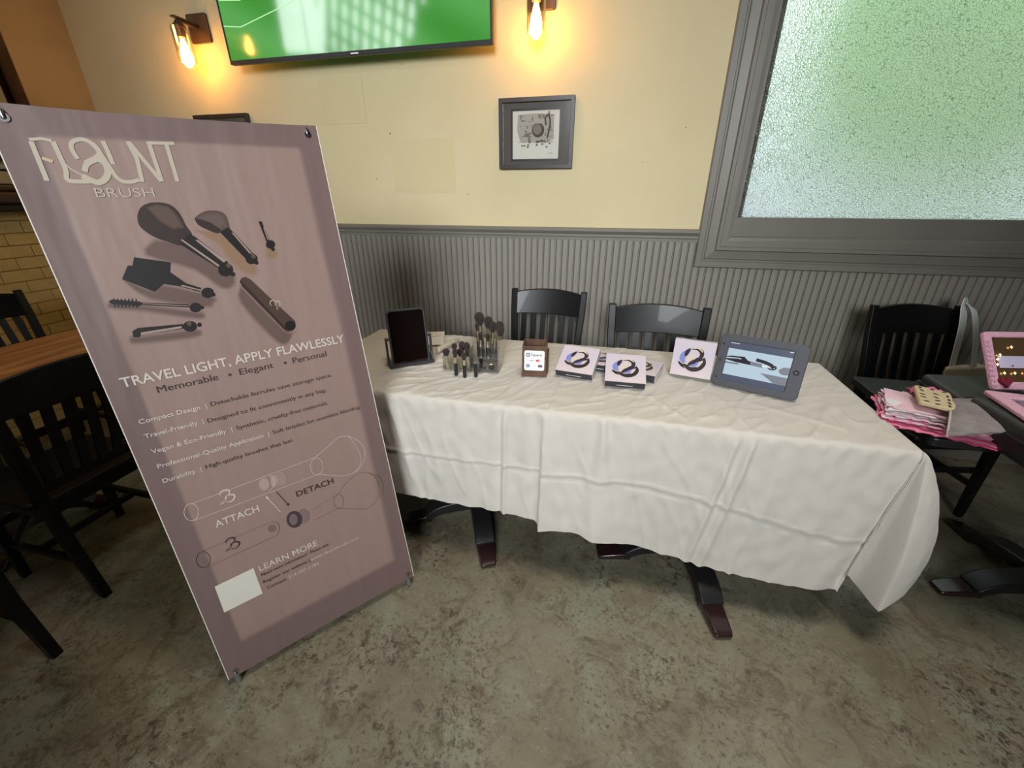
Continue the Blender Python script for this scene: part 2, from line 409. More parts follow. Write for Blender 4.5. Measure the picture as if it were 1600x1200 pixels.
def obscure_glass():
    m = bpy.data.materials.new('obscure_glass'); m.use_nodes = True
    nt = m.node_tree; N = nt.nodes; L = nt.links
    out = N['Material Output']; N.remove(N['Principled BSDF'])
    tc = N.new('ShaderNodeTexCoord')
    wn = N.new('ShaderNodeTexNoise'); wn.inputs['Scale'].default_value = 9; wn.inputs['Detail'].default_value = 3
    va = N.new('ShaderNodeVectorMath'); va.operation = 'MULTIPLY_ADD'; va.inputs[1].default_value = (.05,.05,.05)
    L.new(tc.outputs['Object'], wn.inputs['Vector']); L.new(wn.outputs['Color'], va.inputs[0]); L.new(tc.outputs['Object'], va.inputs[2])
    v = N.new('ShaderNodeTexVoronoi'); v.feature = 'DISTANCE_TO_EDGE'; v.inputs['Scale'].default_value = 88; L.new(va.outputs[0], v.inputs['Vector'])
    r = N.new('ShaderNodeValToRGB'); r.color_ramp.elements[0].position = 0; r.color_ramp.elements[1].position = .22
    L.new(v.outputs['Distance'], r.inputs[0])
    wv = N.new('ShaderNodeTexNoise'); wv.inputs['Scale'].default_value = 190; wv.inputs['Detail'].default_value = 3
    L.new(va.outputs[0], wv.inputs['Vector'])
    ad = N.new('ShaderNodeMath'); ad.operation = 'MULTIPLY_ADD'; ad.inputs[1].default_value = 1.0
    L.new(wv.outputs['Fac'], ad.inputs[0]); L.new(r.outputs[0], ad.inputs[2])
    bp = N.new('ShaderNodeBump'); bp.inputs['Strength'].default_value = 1.0; bp.inputs['Distance'].default_value = .006; L.new(ad.outputs[0], bp.inputs['Height'])
    # pressed grooves pass a little less light than the raised cells
    cr = N.new('ShaderNodeValToRGB'); cr.color_ramp.elements[0].position = .45; cr.color_ramp.elements[1].position = 1.35/1.5
    cr.color_ramp.elements[0].color = (.34,.40,.36,1); cr.color_ramp.elements[1].color = (1,1,1,1); L.new(ad.outputs[0], cr.inputs[0])
    tr = N.new('ShaderNodeBsdfTranslucent'); L.new(cr.outputs[0], tr.inputs['Color'])
    gl = N.new('ShaderNodeBsdfRefraction'); gl.inputs['Roughness'].default_value = .42; gl.inputs['IOR'].default_value = 1.25
    L.new(cr.outputs[0], gl.inputs['Color']); L.new(bp.outputs[0], gl.inputs['Normal'])
    gs = N.new('ShaderNodeBsdfGlossy'); gs.inputs['Roughness'].default_value = .25; L.new(bp.outputs[0], gs.inputs['Normal'])
    m1 = N.new('ShaderNodeMixShader'); m1.inputs[0].default_value = .72; L.new(tr.outputs[0], m1.inputs[1]); L.new(gl.outputs[0], m1.inputs[2])
    m2 = N.new('ShaderNodeMixShader'); m2.inputs[0].default_value = .06; L.new(m1.outputs[0], m2.inputs[1]); L.new(gs.outputs[0], m2.inputs[2])
    L.new(m2.outputs[0], out.inputs['Surface']); return m
MB().add([(a+.03,.030,a+.09),(X1-a-.03,.030,a+.09),(X1-a-.03,.030,Z1-a-.05),(a+.03,.030,Z1-a-.05)], [(0,1,2,3)]).obj('glass', obscure_glass(), window)
# what stands outside it: a clipped hedge, a tree and a pale paved yard
yard = structure(MB().box((3, 7.5, .3), (16, 9.2, .1)).obj('ground', mat('pale_paving', (176, 178, 176), .8, var=.1, vscale=2)))
leafm = mat('lime_leaves', (150, 214, 92), .6, c2=(104, 176, 74), vscale=2.0, bump=.5, bscale=8)
def foliage(name, c, s, seed, label, cat):
    bm = bmesh.new(); bmesh.ops.create_icosphere(bm, subdivisions=5, radius=1.0)
    for v in bm.verts:
        n1 = noise.noise(v.co*2.2+Vector((seed,0,0))); n2 = noise.noise(v.co*7+Vector((0,seed,0)))
        v.co *= 1+.28*n1+.14*n2
        v.co = Vector((v.co.x*s[0], v.co.y*s[1], v.co.z*s[2]))
    me = bpy.data.meshes.new('foliage'); bm.to_mesh(me); bm.free(); me.materials.append(leafm)
    t = empty(name, (c[0], c[1], .35), 0, label, cat)
    o = bpy.data.objects.new('foliage', me); col.objects.link(o); o.parent = t; o.location = (0, 0, c[2]-.35)
    MB().tube([(0,0,0),(.05,0,.4),(0,.03,c[2]-.35)], [.09,.07,.05]).obj('trunk', mat('bark', (92, 74, 56), .9), t)
foliage('leafy_shrub', (2.45, 4.9, 2.6), (1.25, .6, 1.15), 1.0, 'bright green shrub close outside the obscure glass window', 'shrub')
foliage('garden_tree', (4.6, 7.4, 3.9), (1.7, 1.2, 1.6), 4.0, 'larger green tree standing beyond the shrub outside the window', 'tree')
structure(MB().box((3.5, 11.6, 1.6), (15, .3, 2.6)).obj('wall_outside', mat('pale_render', (190, 200, 205), .8)))
# the rest of the room, behind and beside the viewer, plus an added half-wall
rest = MB()
rest.box((6.05, -.6, 2.6), (.1, 6.9, 5.2)); rest.box((-7.05, -.6, 2.6), (.1, 6.9, 5.2)); rest.box((-5.5, 2.75, 2.6), (3.2, .1, 5.2))
rest.box((-.5, -4.0, 2.6), (13.2, .1, 5.2))
rest.box((-1.10, -2.1, .75), (.10, 3.6, 1.5))  # unseen half-wall, added to keep the storefront light off the left floor
structure(rest.obj('wall_rear_and_blocker', mat('rear_wall', (74, 66, 54), .8)))
# slats of the clerestory blind, seen only as the reflection in the television
bl = empty('louvre_blind', (-5.0, -3.3, 4.3), 0, 'white louvre blind hanging in the high side window', 'blind')
for i in range(17):
    MB().box((0,0,0), (.03, .10, 1.5)).obj('slat', M['white'], bl, loc=(-1.9+i*.215, .05, .0), rot=(0, R(24), R(35)))
for i in range(7):
    MB().box((0,0,0), (.05, .04, 1.9)).obj('diagonal_bar', M['grey_wood'], bl, loc=(-1.8+i*.56, -.03, .0), rot=(0, R(-62), 0))

# printed artwork of the banner, in metres from the middle of its lower edge
SOFT = [
('shadow', 0, [(-.1226,1.3228),(-.0645,1.3108),(-.0058,1.2447),(.015,1.2254),(.0084,1.2005),(-.018,1.1997),(-.061,1.2506),(-.1465,1.2944)]),
('tan', 0, [(-.0349,1.344),(.0171,1.3289),(.054,1.2724),(.073,1.2405),(.0647,1.224),(.0378,1.24),(.0173,1.2757),(.0106,1.3051)]),
('shadow', 0, [(-.2081,1.2402),(-.1608,1.2028),(-.1378,1.2156),(-.0469,1.1739),(-.0503,1.1615),(-.0663,1.1555),(-.1702,1.1922)]),
('shadow', 0, [(-.2473,1.1883),(-.1959,1.1742),(-.0917,1.1405),(-.0788,1.1361),(-.0884,1.1271),(-.1853,1.1625),(-.2495,1.1809)]),
('shadow', 0, [(-.2341,1.1027),(-.2197,1.0988),(-.1253,1.0952),(-.0982,1.092),(-.1084,1.081),(-.2075,1.0867),(-.2359,1.0916)]),
('shadow', 0, [(.0264,1.1894),(.1,1.0529),(.1198,1.0441),(.0955,1.0172),(.0679,1.0448),(.0182,1.1509)]),
('tan', 0, [(.1183,1.2926),(.1351,1.2782),(.1268,1.2614),(.1119,1.2671)]),
]
FILL = [
('bristle', 0, [(-.1402,1.3827),(-.131,1.3986),(-.1159,1.409),(-.0966,1.4121),(-.0756,1.4091),(-.0626,1.3984),(-.055,1.3795),(-.0516,1.3565),(-.0448,1.3329),(-.0613,1.3223),(-.0765,1.3097),(-.0951,1.3189),(-.1174,1.3299),(-.1344,1.3459),(-.1431,1.3629)]),
('bristle2', 0, [(-.118,1.4018),(-.0977,1.4085),(-.0769,1.4044),(-.0674,1.393),(-.0599,1.374),(-.0565,1.351),(-.0802,1.3484),(-.1005,1.3664),(-.1126,1.389)]),
('black', 0, [(-.0526,1.3353),(-.042,1.3307),(.0147,1.2593),(-.0093,1.2451),(-.077,1.3137)]),
('shine', 0, [(-.0424,1.3209),(-.0363,1.3205),(.0111,1.2638),(.0041,1.2595)]),
('shine', 0, [(-.0724,1.323),(-.0687,1.3243),(-.0069,1.254),(-.0108,1.2502)]),
('black', 0, [(.0208,1.2388),(.0171,1.2315),(.0106,1.226),(.0028,1.2235),(-.0049,1.2244),(-.0109,1.2285),(-.014,1.235),(-.0136,1.2426),(-.0099,1.2498),(-.0036,1.2552),(.0041,1.2578),(.0118,1.257),(.0179,1.253),(.0211,1.2465)]),
('black', 0, [(.0225,1.2267),(.0213,1.2242),(.0194,1.2224),(.017,1.2215),(.0147,1.2218),(.013,1.2231),(.0121,1.2253),(.0123,1.2279),(.0135,1.2303),(.0154,1.2322),(.0178,1.2331),(.02,1.2328),(.0218,1.2315),(.0227,1.2293)]),
('bristle2', 0, [(.0183,1.2505),(.0173,1.2488),(.0153,1.2475),(.0128,1.247),(.0102,1.2473),(.0081,1.2483),(.0069,1.2499),(.0068,1.2517),(.0078,1.2534),(.0098,1.2547),(.0123,1.2552),(.0149,1.255),(.017,1.2539),(.0182,1.2524)]),
('bristle3', 0, [(-.0296,1.3727),(-.0175,1.3819),(.0018,1.3897),(.0295,1.388),(.0406,1.3758),(.0417,1.3598),(.0398,1.3458),(.0279,1.3424),(.0111,1.3333),(-.0106,1.3446),(-.0261,1.3571)]),
('bristle', 0, [(-.0296,1.3727),(-.0173,1.3703),(.0011,1.3617),(.0208,1.3428),(.0111,1.3333),(-.0106,1.3446),(-.0261,1.3571)]),
('black', 0, [(.0385,1.3479),(.0784,1.2766),(.0562,1.2658),(.0157,1.3371)]),
('shine', 0, [(.042,1.3335),(.0457,1.3333),(.0753,1.2769),(.0704,1.276)]),
('black', 0, [(.0856,1.2618),(.0825,1.2557),(.0772,1.2511),(.0706,1.2489),(.0641,1.2496),(.0591,1.2529),(.0564,1.2582),(.0566,1.2645),(.0596,1.2705),(.0649,1.2751),(.0714,1.2773),(.0778,1.2767),(.083,1.2734),(.0857,1.2681)]),
('black', 0, [(.0849,1.2514),(.0838,1.2491),(.0819,1.2473),(.0796,1.2465),(.0774,1.2467),(.0756,1.248),(.0748,1.25),(.0749,1.2524),(.076,1.2548),(.0779,1.2565),(.0802,1.2574),(.0824,1.2572),(.0841,1.2559),(.085,1.2539)]),
('bristle2', 0, [(.0814,1.2699),(.0805,1.2685),(.079,1.2674),(.0769,1.267),(.0749,1.2672),(.0732,1.268),(.0723,1.2692),(.0722,1.2707),(.073,1.2721),(.0746,1.2732),(.0766,1.2737),(.0786,1.2735),(.0803,1.2727),(.0813,1.2714)]),
('black', 0, [(.1125,1.3585),(.1201,1.359),(.1266,1.3092),(.1186,1.3046)]),
('black', 0, [(.1384,1.2962),(.136,1.2913),(.1318,1.2876),(.1265,1.2857),(.1214,1.2862),(.1173,1.2887),(.1151,1.293),(.1153,1.298),(.1177,1.3028),(.1219,1.3066),(.127,1.3084),(.1322,1.3081),(.1363,1.3055),(.1385,1.3013)]),
('black', 0, [(.1348,1.2835),(.1338,1.2813),(.132,1.2796),(.1298,1.2788),(.1276,1.279),(.126,1.2801),(.1251,1.282),(.1252,1.2843),(.1262,1.2864),(.128,1.2881),(.1302,1.2889),(.1323,1.2888),(.134,1.2876),(.1349,1.2857)]),
('shine', 0, [(.1201,1.3435),(.1221,1.3434),(.1248,1.3102),(.1226,1.3095)]),
('black', 0, [(-.1737,1.2901),(-.1071,1.2714),(-.1153,1.2486),(-.0908,1.2175),(-.0625,1.2014),(-.067,1.1916),(-.1061,1.2114),(-.1361,1.2213),(-.1587,1.2045),(-.2104,1.2424),(-.191,1.2722),(-.1823,1.2713)]),
('shine', 0, [(-.1033,1.2118),(-.1004,1.2147),(-.0638,1.1966),(-.0652,1.1943)]),
('black', 0, [(-.0383,1.1854),(-.0413,1.1797),(-.0464,1.1756),(-.0527,1.1738),(-.0588,1.1747),(-.0636,1.1781),(-.0661,1.1833),(-.0658,1.1893),(-.0629,1.1949),(-.0578,1.199),(-.0516,1.2009),(-.0455,1.2),(-.0407,1.1967),(-.0381,1.1915)]),
('black', 0, [(-.0365,1.18),(-.0375,1.178),(-.0391,1.1764),(-.0411,1.1757),(-.0429,1.176),(-.0443,1.1772),(-.045,1.1791),(-.0449,1.1813),(-.0439,1.1833),(-.0422,1.1849),(-.0403,1.1856),(-.0384,1.1853),(-.037,1.1841),(-.0363,1.1822)]),
('black', 0, [(-.2479,1.1961),(-.2414,1.1982),(-.1925,1.1856),(-.1959,1.1742),(-.2447,1.1871),(-.249,1.1924)]),
('black', 0, [(-.1931,1.1837),(-.0991,1.1637),(-.1013,1.1561),(-.1949,1.1777)]),
('shine', 0, [(-.1893,1.1807),(-.1016,1.1611),(-.102,1.1595),(-.1897,1.1792)]),
('black', 0, [(-.0752,1.1518),(-.0779,1.1467),(-.0827,1.143),(-.0885,1.1415),(-.0941,1.1425),(-.0986,1.1457),(-.1009,1.1505),(-.1006,1.1559),(-.0979,1.161),(-.0932,1.1646),(-.0875,1.1662),(-.0819,1.1653),(-.0774,1.1621),(-.075,1.1573)]),
('black', 0, [(-.0701,1.151),(-.071,1.1491),(-.0725,1.1477),(-.0742,1.1471),(-.0759,1.1473),(-.0771,1.1485),(-.0777,1.1502),(-.0776,1.1522),(-.0766,1.1541),(-.0752,1.1555),(-.0734,1.1561),(-.0718,1.1558),(-.0705,1.1547),(-.0699,1.153)]),
('black', 0, [(-.2396,1.1994),(-.2374,1.1998),(-.2414,1.1788),(-.2438,1.1785)]),
('black', 0, [(-.2331,1.1984),(-.2309,1.1989),(-.2349,1.1778),(-.2374,1.1774)]),
('black', 0, [(-.2266,1.1975),(-.2244,1.1979),(-.2284,1.1767),(-.2309,1.1764)]),
('black', 0, [(-.22,1.1965),(-.2178,1.1969),(-.2218,1.1757),(-.2243,1.1753)]),
('black', 0, [(-.2134,1.1955),(-.2112,1.1959),(-.2151,1.1746),(-.2177,1.1742)]),
('black', 0, [(-.2068,1.1945),(-.2045,1.1949),(-.2084,1.1735),(-.211,1.1731)]),
('black', 0, [(-.2,1.1935),(-.1978,1.1939),(-.2017,1.1724),(-.2043,1.172)]),
('black', 0, [(-.2281,1.1177),(-.2156,1.1234),(-.1261,1.1168),(-.1279,1.1043),(-.2146,1.1056),(-.2193,1.1004),(-.231,1.1028)]),
('shine', 0, [(-.2135,1.1115),(-.1302,1.112),(-.1308,1.1062),(-.2152,1.1057)]),
('black', 0, [(-.0984,1.1051),(-.1016,1.0993),(-.107,1.0953),(-.1137,1.0937),(-.1201,1.095),(-.1252,1.0988),(-.1278,1.1044),(-.1275,1.1107),(-.1244,1.1164),(-.1191,1.1204),(-.1125,1.122),(-.1061,1.1209),(-.1009,1.1171),(-.0982,1.1115)]),
('black', 0, [(-.0875,1.1074),(-.0887,1.105),(-.0905,1.1032),(-.0928,1.1025),(-.0949,1.1029),(-.0964,1.1044),(-.0972,1.1066),(-.097,1.1092),(-.0958,1.1116),(-.0939,1.1134),(-.0917,1.1141),(-.0896,1.1137),(-.088,1.1123),(-.0873,1.11)]),
('bristle2', 0, [(-.1074,1.1146),(-.1083,1.1133),(-.1101,1.1124),(-.1124,1.1122),(-.1147,1.1126),(-.1167,1.1137),(-.1178,1.1151),(-.1179,1.1166),(-.117,1.1179),(-.1152,1.1187),(-.113,1.119),(-.1106,1.1185),(-.1087,1.1175),(-.1075,1.1161)]),
('bristle2', 0, [(.0271,1.2068),(.0331,1.2147),(.0435,1.2178),(.0532,1.2101),(.1368,1.0774),(.1361,1.0654),(.1257,1.0502),(.1098,1.0485),(.103,1.0562),(.0294,1.1934)]),
('bristle', 0, [(.0271,1.2068),(.0317,1.2097),(.1113,1.0545),(.103,1.0562),(.0294,1.1934)]),
('black', 0, [(.136,1.0629),(.1331,1.0571),(.1279,1.053),(.1214,1.0514),(.115,1.0527),(.11,1.0565),(.1072,1.0621),(.1073,1.0684),(.1102,1.0741),(.1153,1.0782),(.1217,1.0798),(.1281,1.0786),(.1332,1.0749),(.136,1.0693)]),
('haze', 0, [(-.0524,.5979),(-.0559,.5899),(-.0614,.5847),(-.0678,.5834),(-.0737,.5862),(-.078,.5925),(-.0799,.601),(-.079,.61),(-.0756,.6179),(-.0702,.623),(-.0639,.6244),(-.058,.6217),(-.0536,.6156),(-.0516,.607)]),
('haze2', 0, [(-.0033,.5944),(-.0075,.5853),(-.0142,.5795),(-.0221,.5783),(-.0296,.5817),(-.0352,.5892),(-.0379,.5991),(-.0371,.6095),(-.033,.6184),(-.0264,.6242),(-.0186,.6255),(-.0111,.6223),(-.0054,.6149),(-.0026,.605)]),
('haze', 0, [(-.0303,.5995),(-.0334,.5913),(-.0376,.5855),(-.0421,.5832),(-.046,.585),(-.0485,.5905),(-.0492,.5985),(-.0478,.6075),(-.0448,.6156),(-.0407,.6214),(-.0362,.6237),(-.0323,.622),(-.0297,.6166),(-.029,.6086)]),
('white', 0, [(-.0715,.5652),(-.0649,.555),(-.0732,.5521)]),
('dark', 0, [(-.0199,.5021),(-.017,.5138),(-.0275,.5103)]),
('knob', 0, [(-.0729,.4438),(-.0754,.4388),(-.0795,.4359),(-.0844,.4358),(-.0892,.4384),(-.0928,.4432),(-.0946,.4493),(-.0942,.4555),(-.0918,.4604),(-.0877,.4633),(-.0828,.4635),(-.0781,.4609),(-.0744,.4561),(-.0726,.45)]),
('knob2', 0, [(.0279,.4379),(.0235,.4277),(.0163,.4214),(.0078,.4203),(-.0002,.4246),(-.0062,.4334),(-.009,.4448),(-.008,.4567),(-.0036,.4667),(.0034,.4729),(.0117,.4742),(.0197,.4701),(.0258,.4615),(.0288,.45)]),
('darkgrey', 0, [(.0044,.4374),(-.0009,.4257),(-.0095,.4187),(-.0197,.4178),(-.0293,.4231),(-.0365,.4334),(-.0399,.4466),(-.0389,.4603),(-.0338,.4716),(-.0254,.4786),(-.0154,.4797),(-.0058,.4748),(.0016,.4647),(.0053,.4513)]),
('knob', 0, [(-.0087,.4443),(-.012,.4362),(-.0168,.431),(-.0223,.4296),(-.0274,.4323),(-.0309,.4386),(-.0323,.4471),(-.0313,.4563),(-.0281,.4642),(-.0233,.4694),(-.0179,.4709),(-.0129,.4683),(-.0092,.4621),(-.0077,.4536)]),
('label', 0, [(-.2675,.3392),(-.1631,.3432),(-.1632,.2412),(-.2698,.2391)]),
]
LINE = [
('white', .0012, [(-.2463,.6219),(.0876,.6331)]),
('white', .0012, [(-.2562,.5706),(.0884,.5723)]),
('white', .0016, [(-.2379,.5905),(-.2408,.5829),(-.245,.5769),(-.2499,.5729),(-.2551,.5715),(-.2601,.5727),(-.2644,.5764),(-.2675,.5822),(-.2691,.5895),(-.2692,.5976),(-.2678,.6058),(-.2648,.6132),(-.2608,.6192),(-.2559,.6231),(-.2508,.6246),(-.2458,.6236),(-.2416,.62),(-.2384,.6143),(-.2366,.607),(-.2364,.5988),(-.2379,.5905)]),
('white', .0014, [(.0876,.6331),(.1317,.6531),(.174,.6748),(.2073,.6661),(.239,.6299),(.2473,.5892),(.2288,.551),(.1941,.5313),(.1554,.5354),(.1212,.5535),(.0884,.5723)]),
('white', .0014, [(.1057,.594),(.1027,.5851),(.0982,.5779),(.0927,.5731),(.0868,.571),(.081,.5719),(.076,.5758),(.0721,.5821),(.0698,.5903),(.0693,.5995),(.0706,.6089),(.0736,.6175),(.0779,.6246),(.0833,.6294),(.0891,.6316),(.0949,.6308),(.1,.6271),(.1039,.621),(.1063,.6128),(.1069,.6035),(.1057,.594)]),
('white', .0012, [(.2073,.6661),(.2237,.621),(.2286,.5815),(.2164,.5409),(.1941,.5313)]),
('white', .0012, [(-.0461,.6293),(-.0393,.6091),(-.0448,.5874),(-.0594,.5768)]),
('white', .0022, [(-.0476,.4929),(-.0713,.5616)]),
('dark', .0022, [(-.0417,.565),(-.0204,.5045)]),
('dark', .0009, [(-.2635,.467),(-.0796,.4723)]),
('dark', .0009, [(-.2646,.4116),(-.0734,.4196)]),
('dark', .0012, [(-.254,.4312),(-.2569,.4238),(-.2609,.418),(-.2657,.4144),(-.2707,.4134),(-.2756,.415),(-.2797,.4191),(-.2827,.4252),(-.2843,.4327),(-.2844,.4409),(-.283,.449),(-.2801,.4562),(-.2762,.4619),(-.2715,.4655),(-.2665,.4666),(-.2617,.4652),(-.2575,.4613),(-.2544,.4553),(-.2527,.4477),(-.2526,.4394),(-.254,.4312)]),
('dark', .0009, [(-.0796,.4723),(-.0656,.4619),(-.0642,.4405),(-.0758,.421)]),
('dark', .0007, [(.0316,.4558),(.1267,.4751)]),
('dark', .0007, [(.0316,.4176),(.1149,.4226)]),
('dark', .0007, [(.1389,.442),(.1355,.4323),(.1303,.4252),(.1242,.4218),(.1181,.4226),(.113,.4274),(.1096,.4356),(.1084,.4458),(.1096,.4564),(.113,.466),(.1181,.473),(.1241,.4765),(.1301,.4758),(.1353,.4711),(.1388,.463),(.1401,.4528),(.1389,.442)]),
('dark', .0008, [(.1267,.4751),(.1589,.5023),(.1992,.5189),(.2359,.5144),(.2636,.4785),(.2659,.4372),(.25,.3957),(.2137,.3767),(.1751,.3922),(.1152,.4241)]),
('dark', .0007, [(.2359,.5144),(.2776,.4763),(.2812,.4301),(.2648,.3967)]),
]
LOGO = [
('logo', .006, [(-.2716,1.5389),(-.2522,1.5414),(-.2374,1.5382)]),
('logo', .0085, [(-.2697,1.5355),(-.2698,1.459)]),
('logo', .0085, [(-.236,1.5372),(-.2332,1.4843),(-.2358,1.4602),(-.2013,1.4582)]),
('logo', .008, [(-.207,1.5037),(-.2105,1.5222),(-.2059,1.5367),(-.1894,1.5437),(-.1757,1.5382),(-.1668,1.5219),(-.157,1.4836),(-.1525,1.4684),(-.1442,1.4591),(-.1297,1.4574),(-.113,1.462)]),
('logo', .01, [(-.1729,1.5363),(-.1663,1.5177),(-.1792,1.5046),(-.1941,1.4957),(-.2037,1.4785)]),
('logo', .012, [(-.1962,1.4946),(-.1756,1.5047),(-.164,1.4965),(-.1638,1.4792),(-.173,1.4638),(-.187,1.4561),(-.1995,1.4615),(-.2107,1.4699)]),
('logo', .003, [(-.2076,1.4689),(-.2238,1.4824),(-.2316,1.4947)]),
('logo', .0085, [(-.1534,1.5425),(-.1513,1.5204),(-.1501,1.4946)]),
('logo', .0085, [(-.1095,1.5437),(-.1036,1.5069),(-.1085,1.4575)]),
('logo', .0085, [(-.108,1.5427),(-.0715,1.4588)]),
('logo', .0085, [(-.0713,1.5413),(-.0709,1.4588)]),
('logo', .007, [(-.0759,1.5421),(-.0216,1.5437)]),
('logo', .0085, [(-.0384,1.5406),(-.04,1.4589)]),
('cream', .006, [(-.2634,1.504),(-.2487,1.4973)]),
]
SMALL = [
('', 0, [(-.1623,.5955),(-.1288,.6095)]),
('', 0, [(-.1938,.4376),(-.1604,.4576)]),
]

# ------------------------------------------------------------------ tables
def rot2(dx, dy, a): return (dx*math.cos(a)-dy*math.sin(a), dx*math.sin(a)+dy*math.cos(a))
def pedestal_table(loc, rz, top_c, top_d, topz, label, topmat, feet_len=.38, group=None, top_rz=None):
    t = empty('pedestal_table', (loc[0], loc[1], 0), 0, label, 'table', group)
    cx, cy = top_c[0]-loc[0], top_c[1]-loc[1]
    MB().prism([(cx+x, cy+y) for x, y in rr(top_d[0], top_d[1], .02, 3)], topz-.03, topz).obj('tabletop', topmat, t, bevel=.004)
    MB().tube([(0,0,.10),(0,0,topz-.05)], [.038,.038], 20).lathe([(.0,.06),(.062,.06),(.062,.12),(.05,.135),(.04,.16)], n=24).obj('column', M['blackmetal'], t, smooth=True)
    MB().box((0,0,topz-.04), (.5,.06,.02)).box((0,0,topz-.04), (.06,.4,.02)).obj('top_bracket', M['blackmetal'], t)
    for k in range(4):
        a = rz+k*math.pi/2
        f = empty('foot', (0,0,0)); f.parent = t; f.rotation_euler = (0, 0, a)
        L_ = feet_len
        # arm: straight from the hub, dropping in a curve onto a flat toe
        pts = [(.03,0,.085),(L_*.30,0,.080),(L_*.50,0,.072),(L_*.62,0,.055),(L_*.70,0,.034)]
        MB().sweep(spline(pts, 4), [.043]*len(spline(pts,4)), [.030-.0008*i for i in range(len(spline(pts,4)))]).obj('arm', M['blackmetal'], f, bevel=.008, seg=3, smooth=True)
        MB().sweep([(L_*.64,0,.026),(L_*.72,0,.028),(L_*.95,0,.018),(L_,0,.014)], [.040,.039,.034,.030], [.016,.016,.012,.009]).obj('toe', M['maroon'], f, bevel=.006, seg=3, smooth=True, label='glossy dark maroon flat toe')
    return t
pedestal_table((.425,1.49), R(13), (.385,1.65), (1.07,.715), .748, 'right one of the two pedestal tables hidden under the cream tablecloth', M['blackmetal'], .385, 'pedestal tables under the tablecloth')
pedestal_table((-.545,1.545), R(-65), (-.70,1.65), (1.07,.715), .748, 'left one of the two pedestal tables under the cream tablecloth, nearer the banner', M['blackmetal'], .36, 'pedestal tables under the tablecloth')

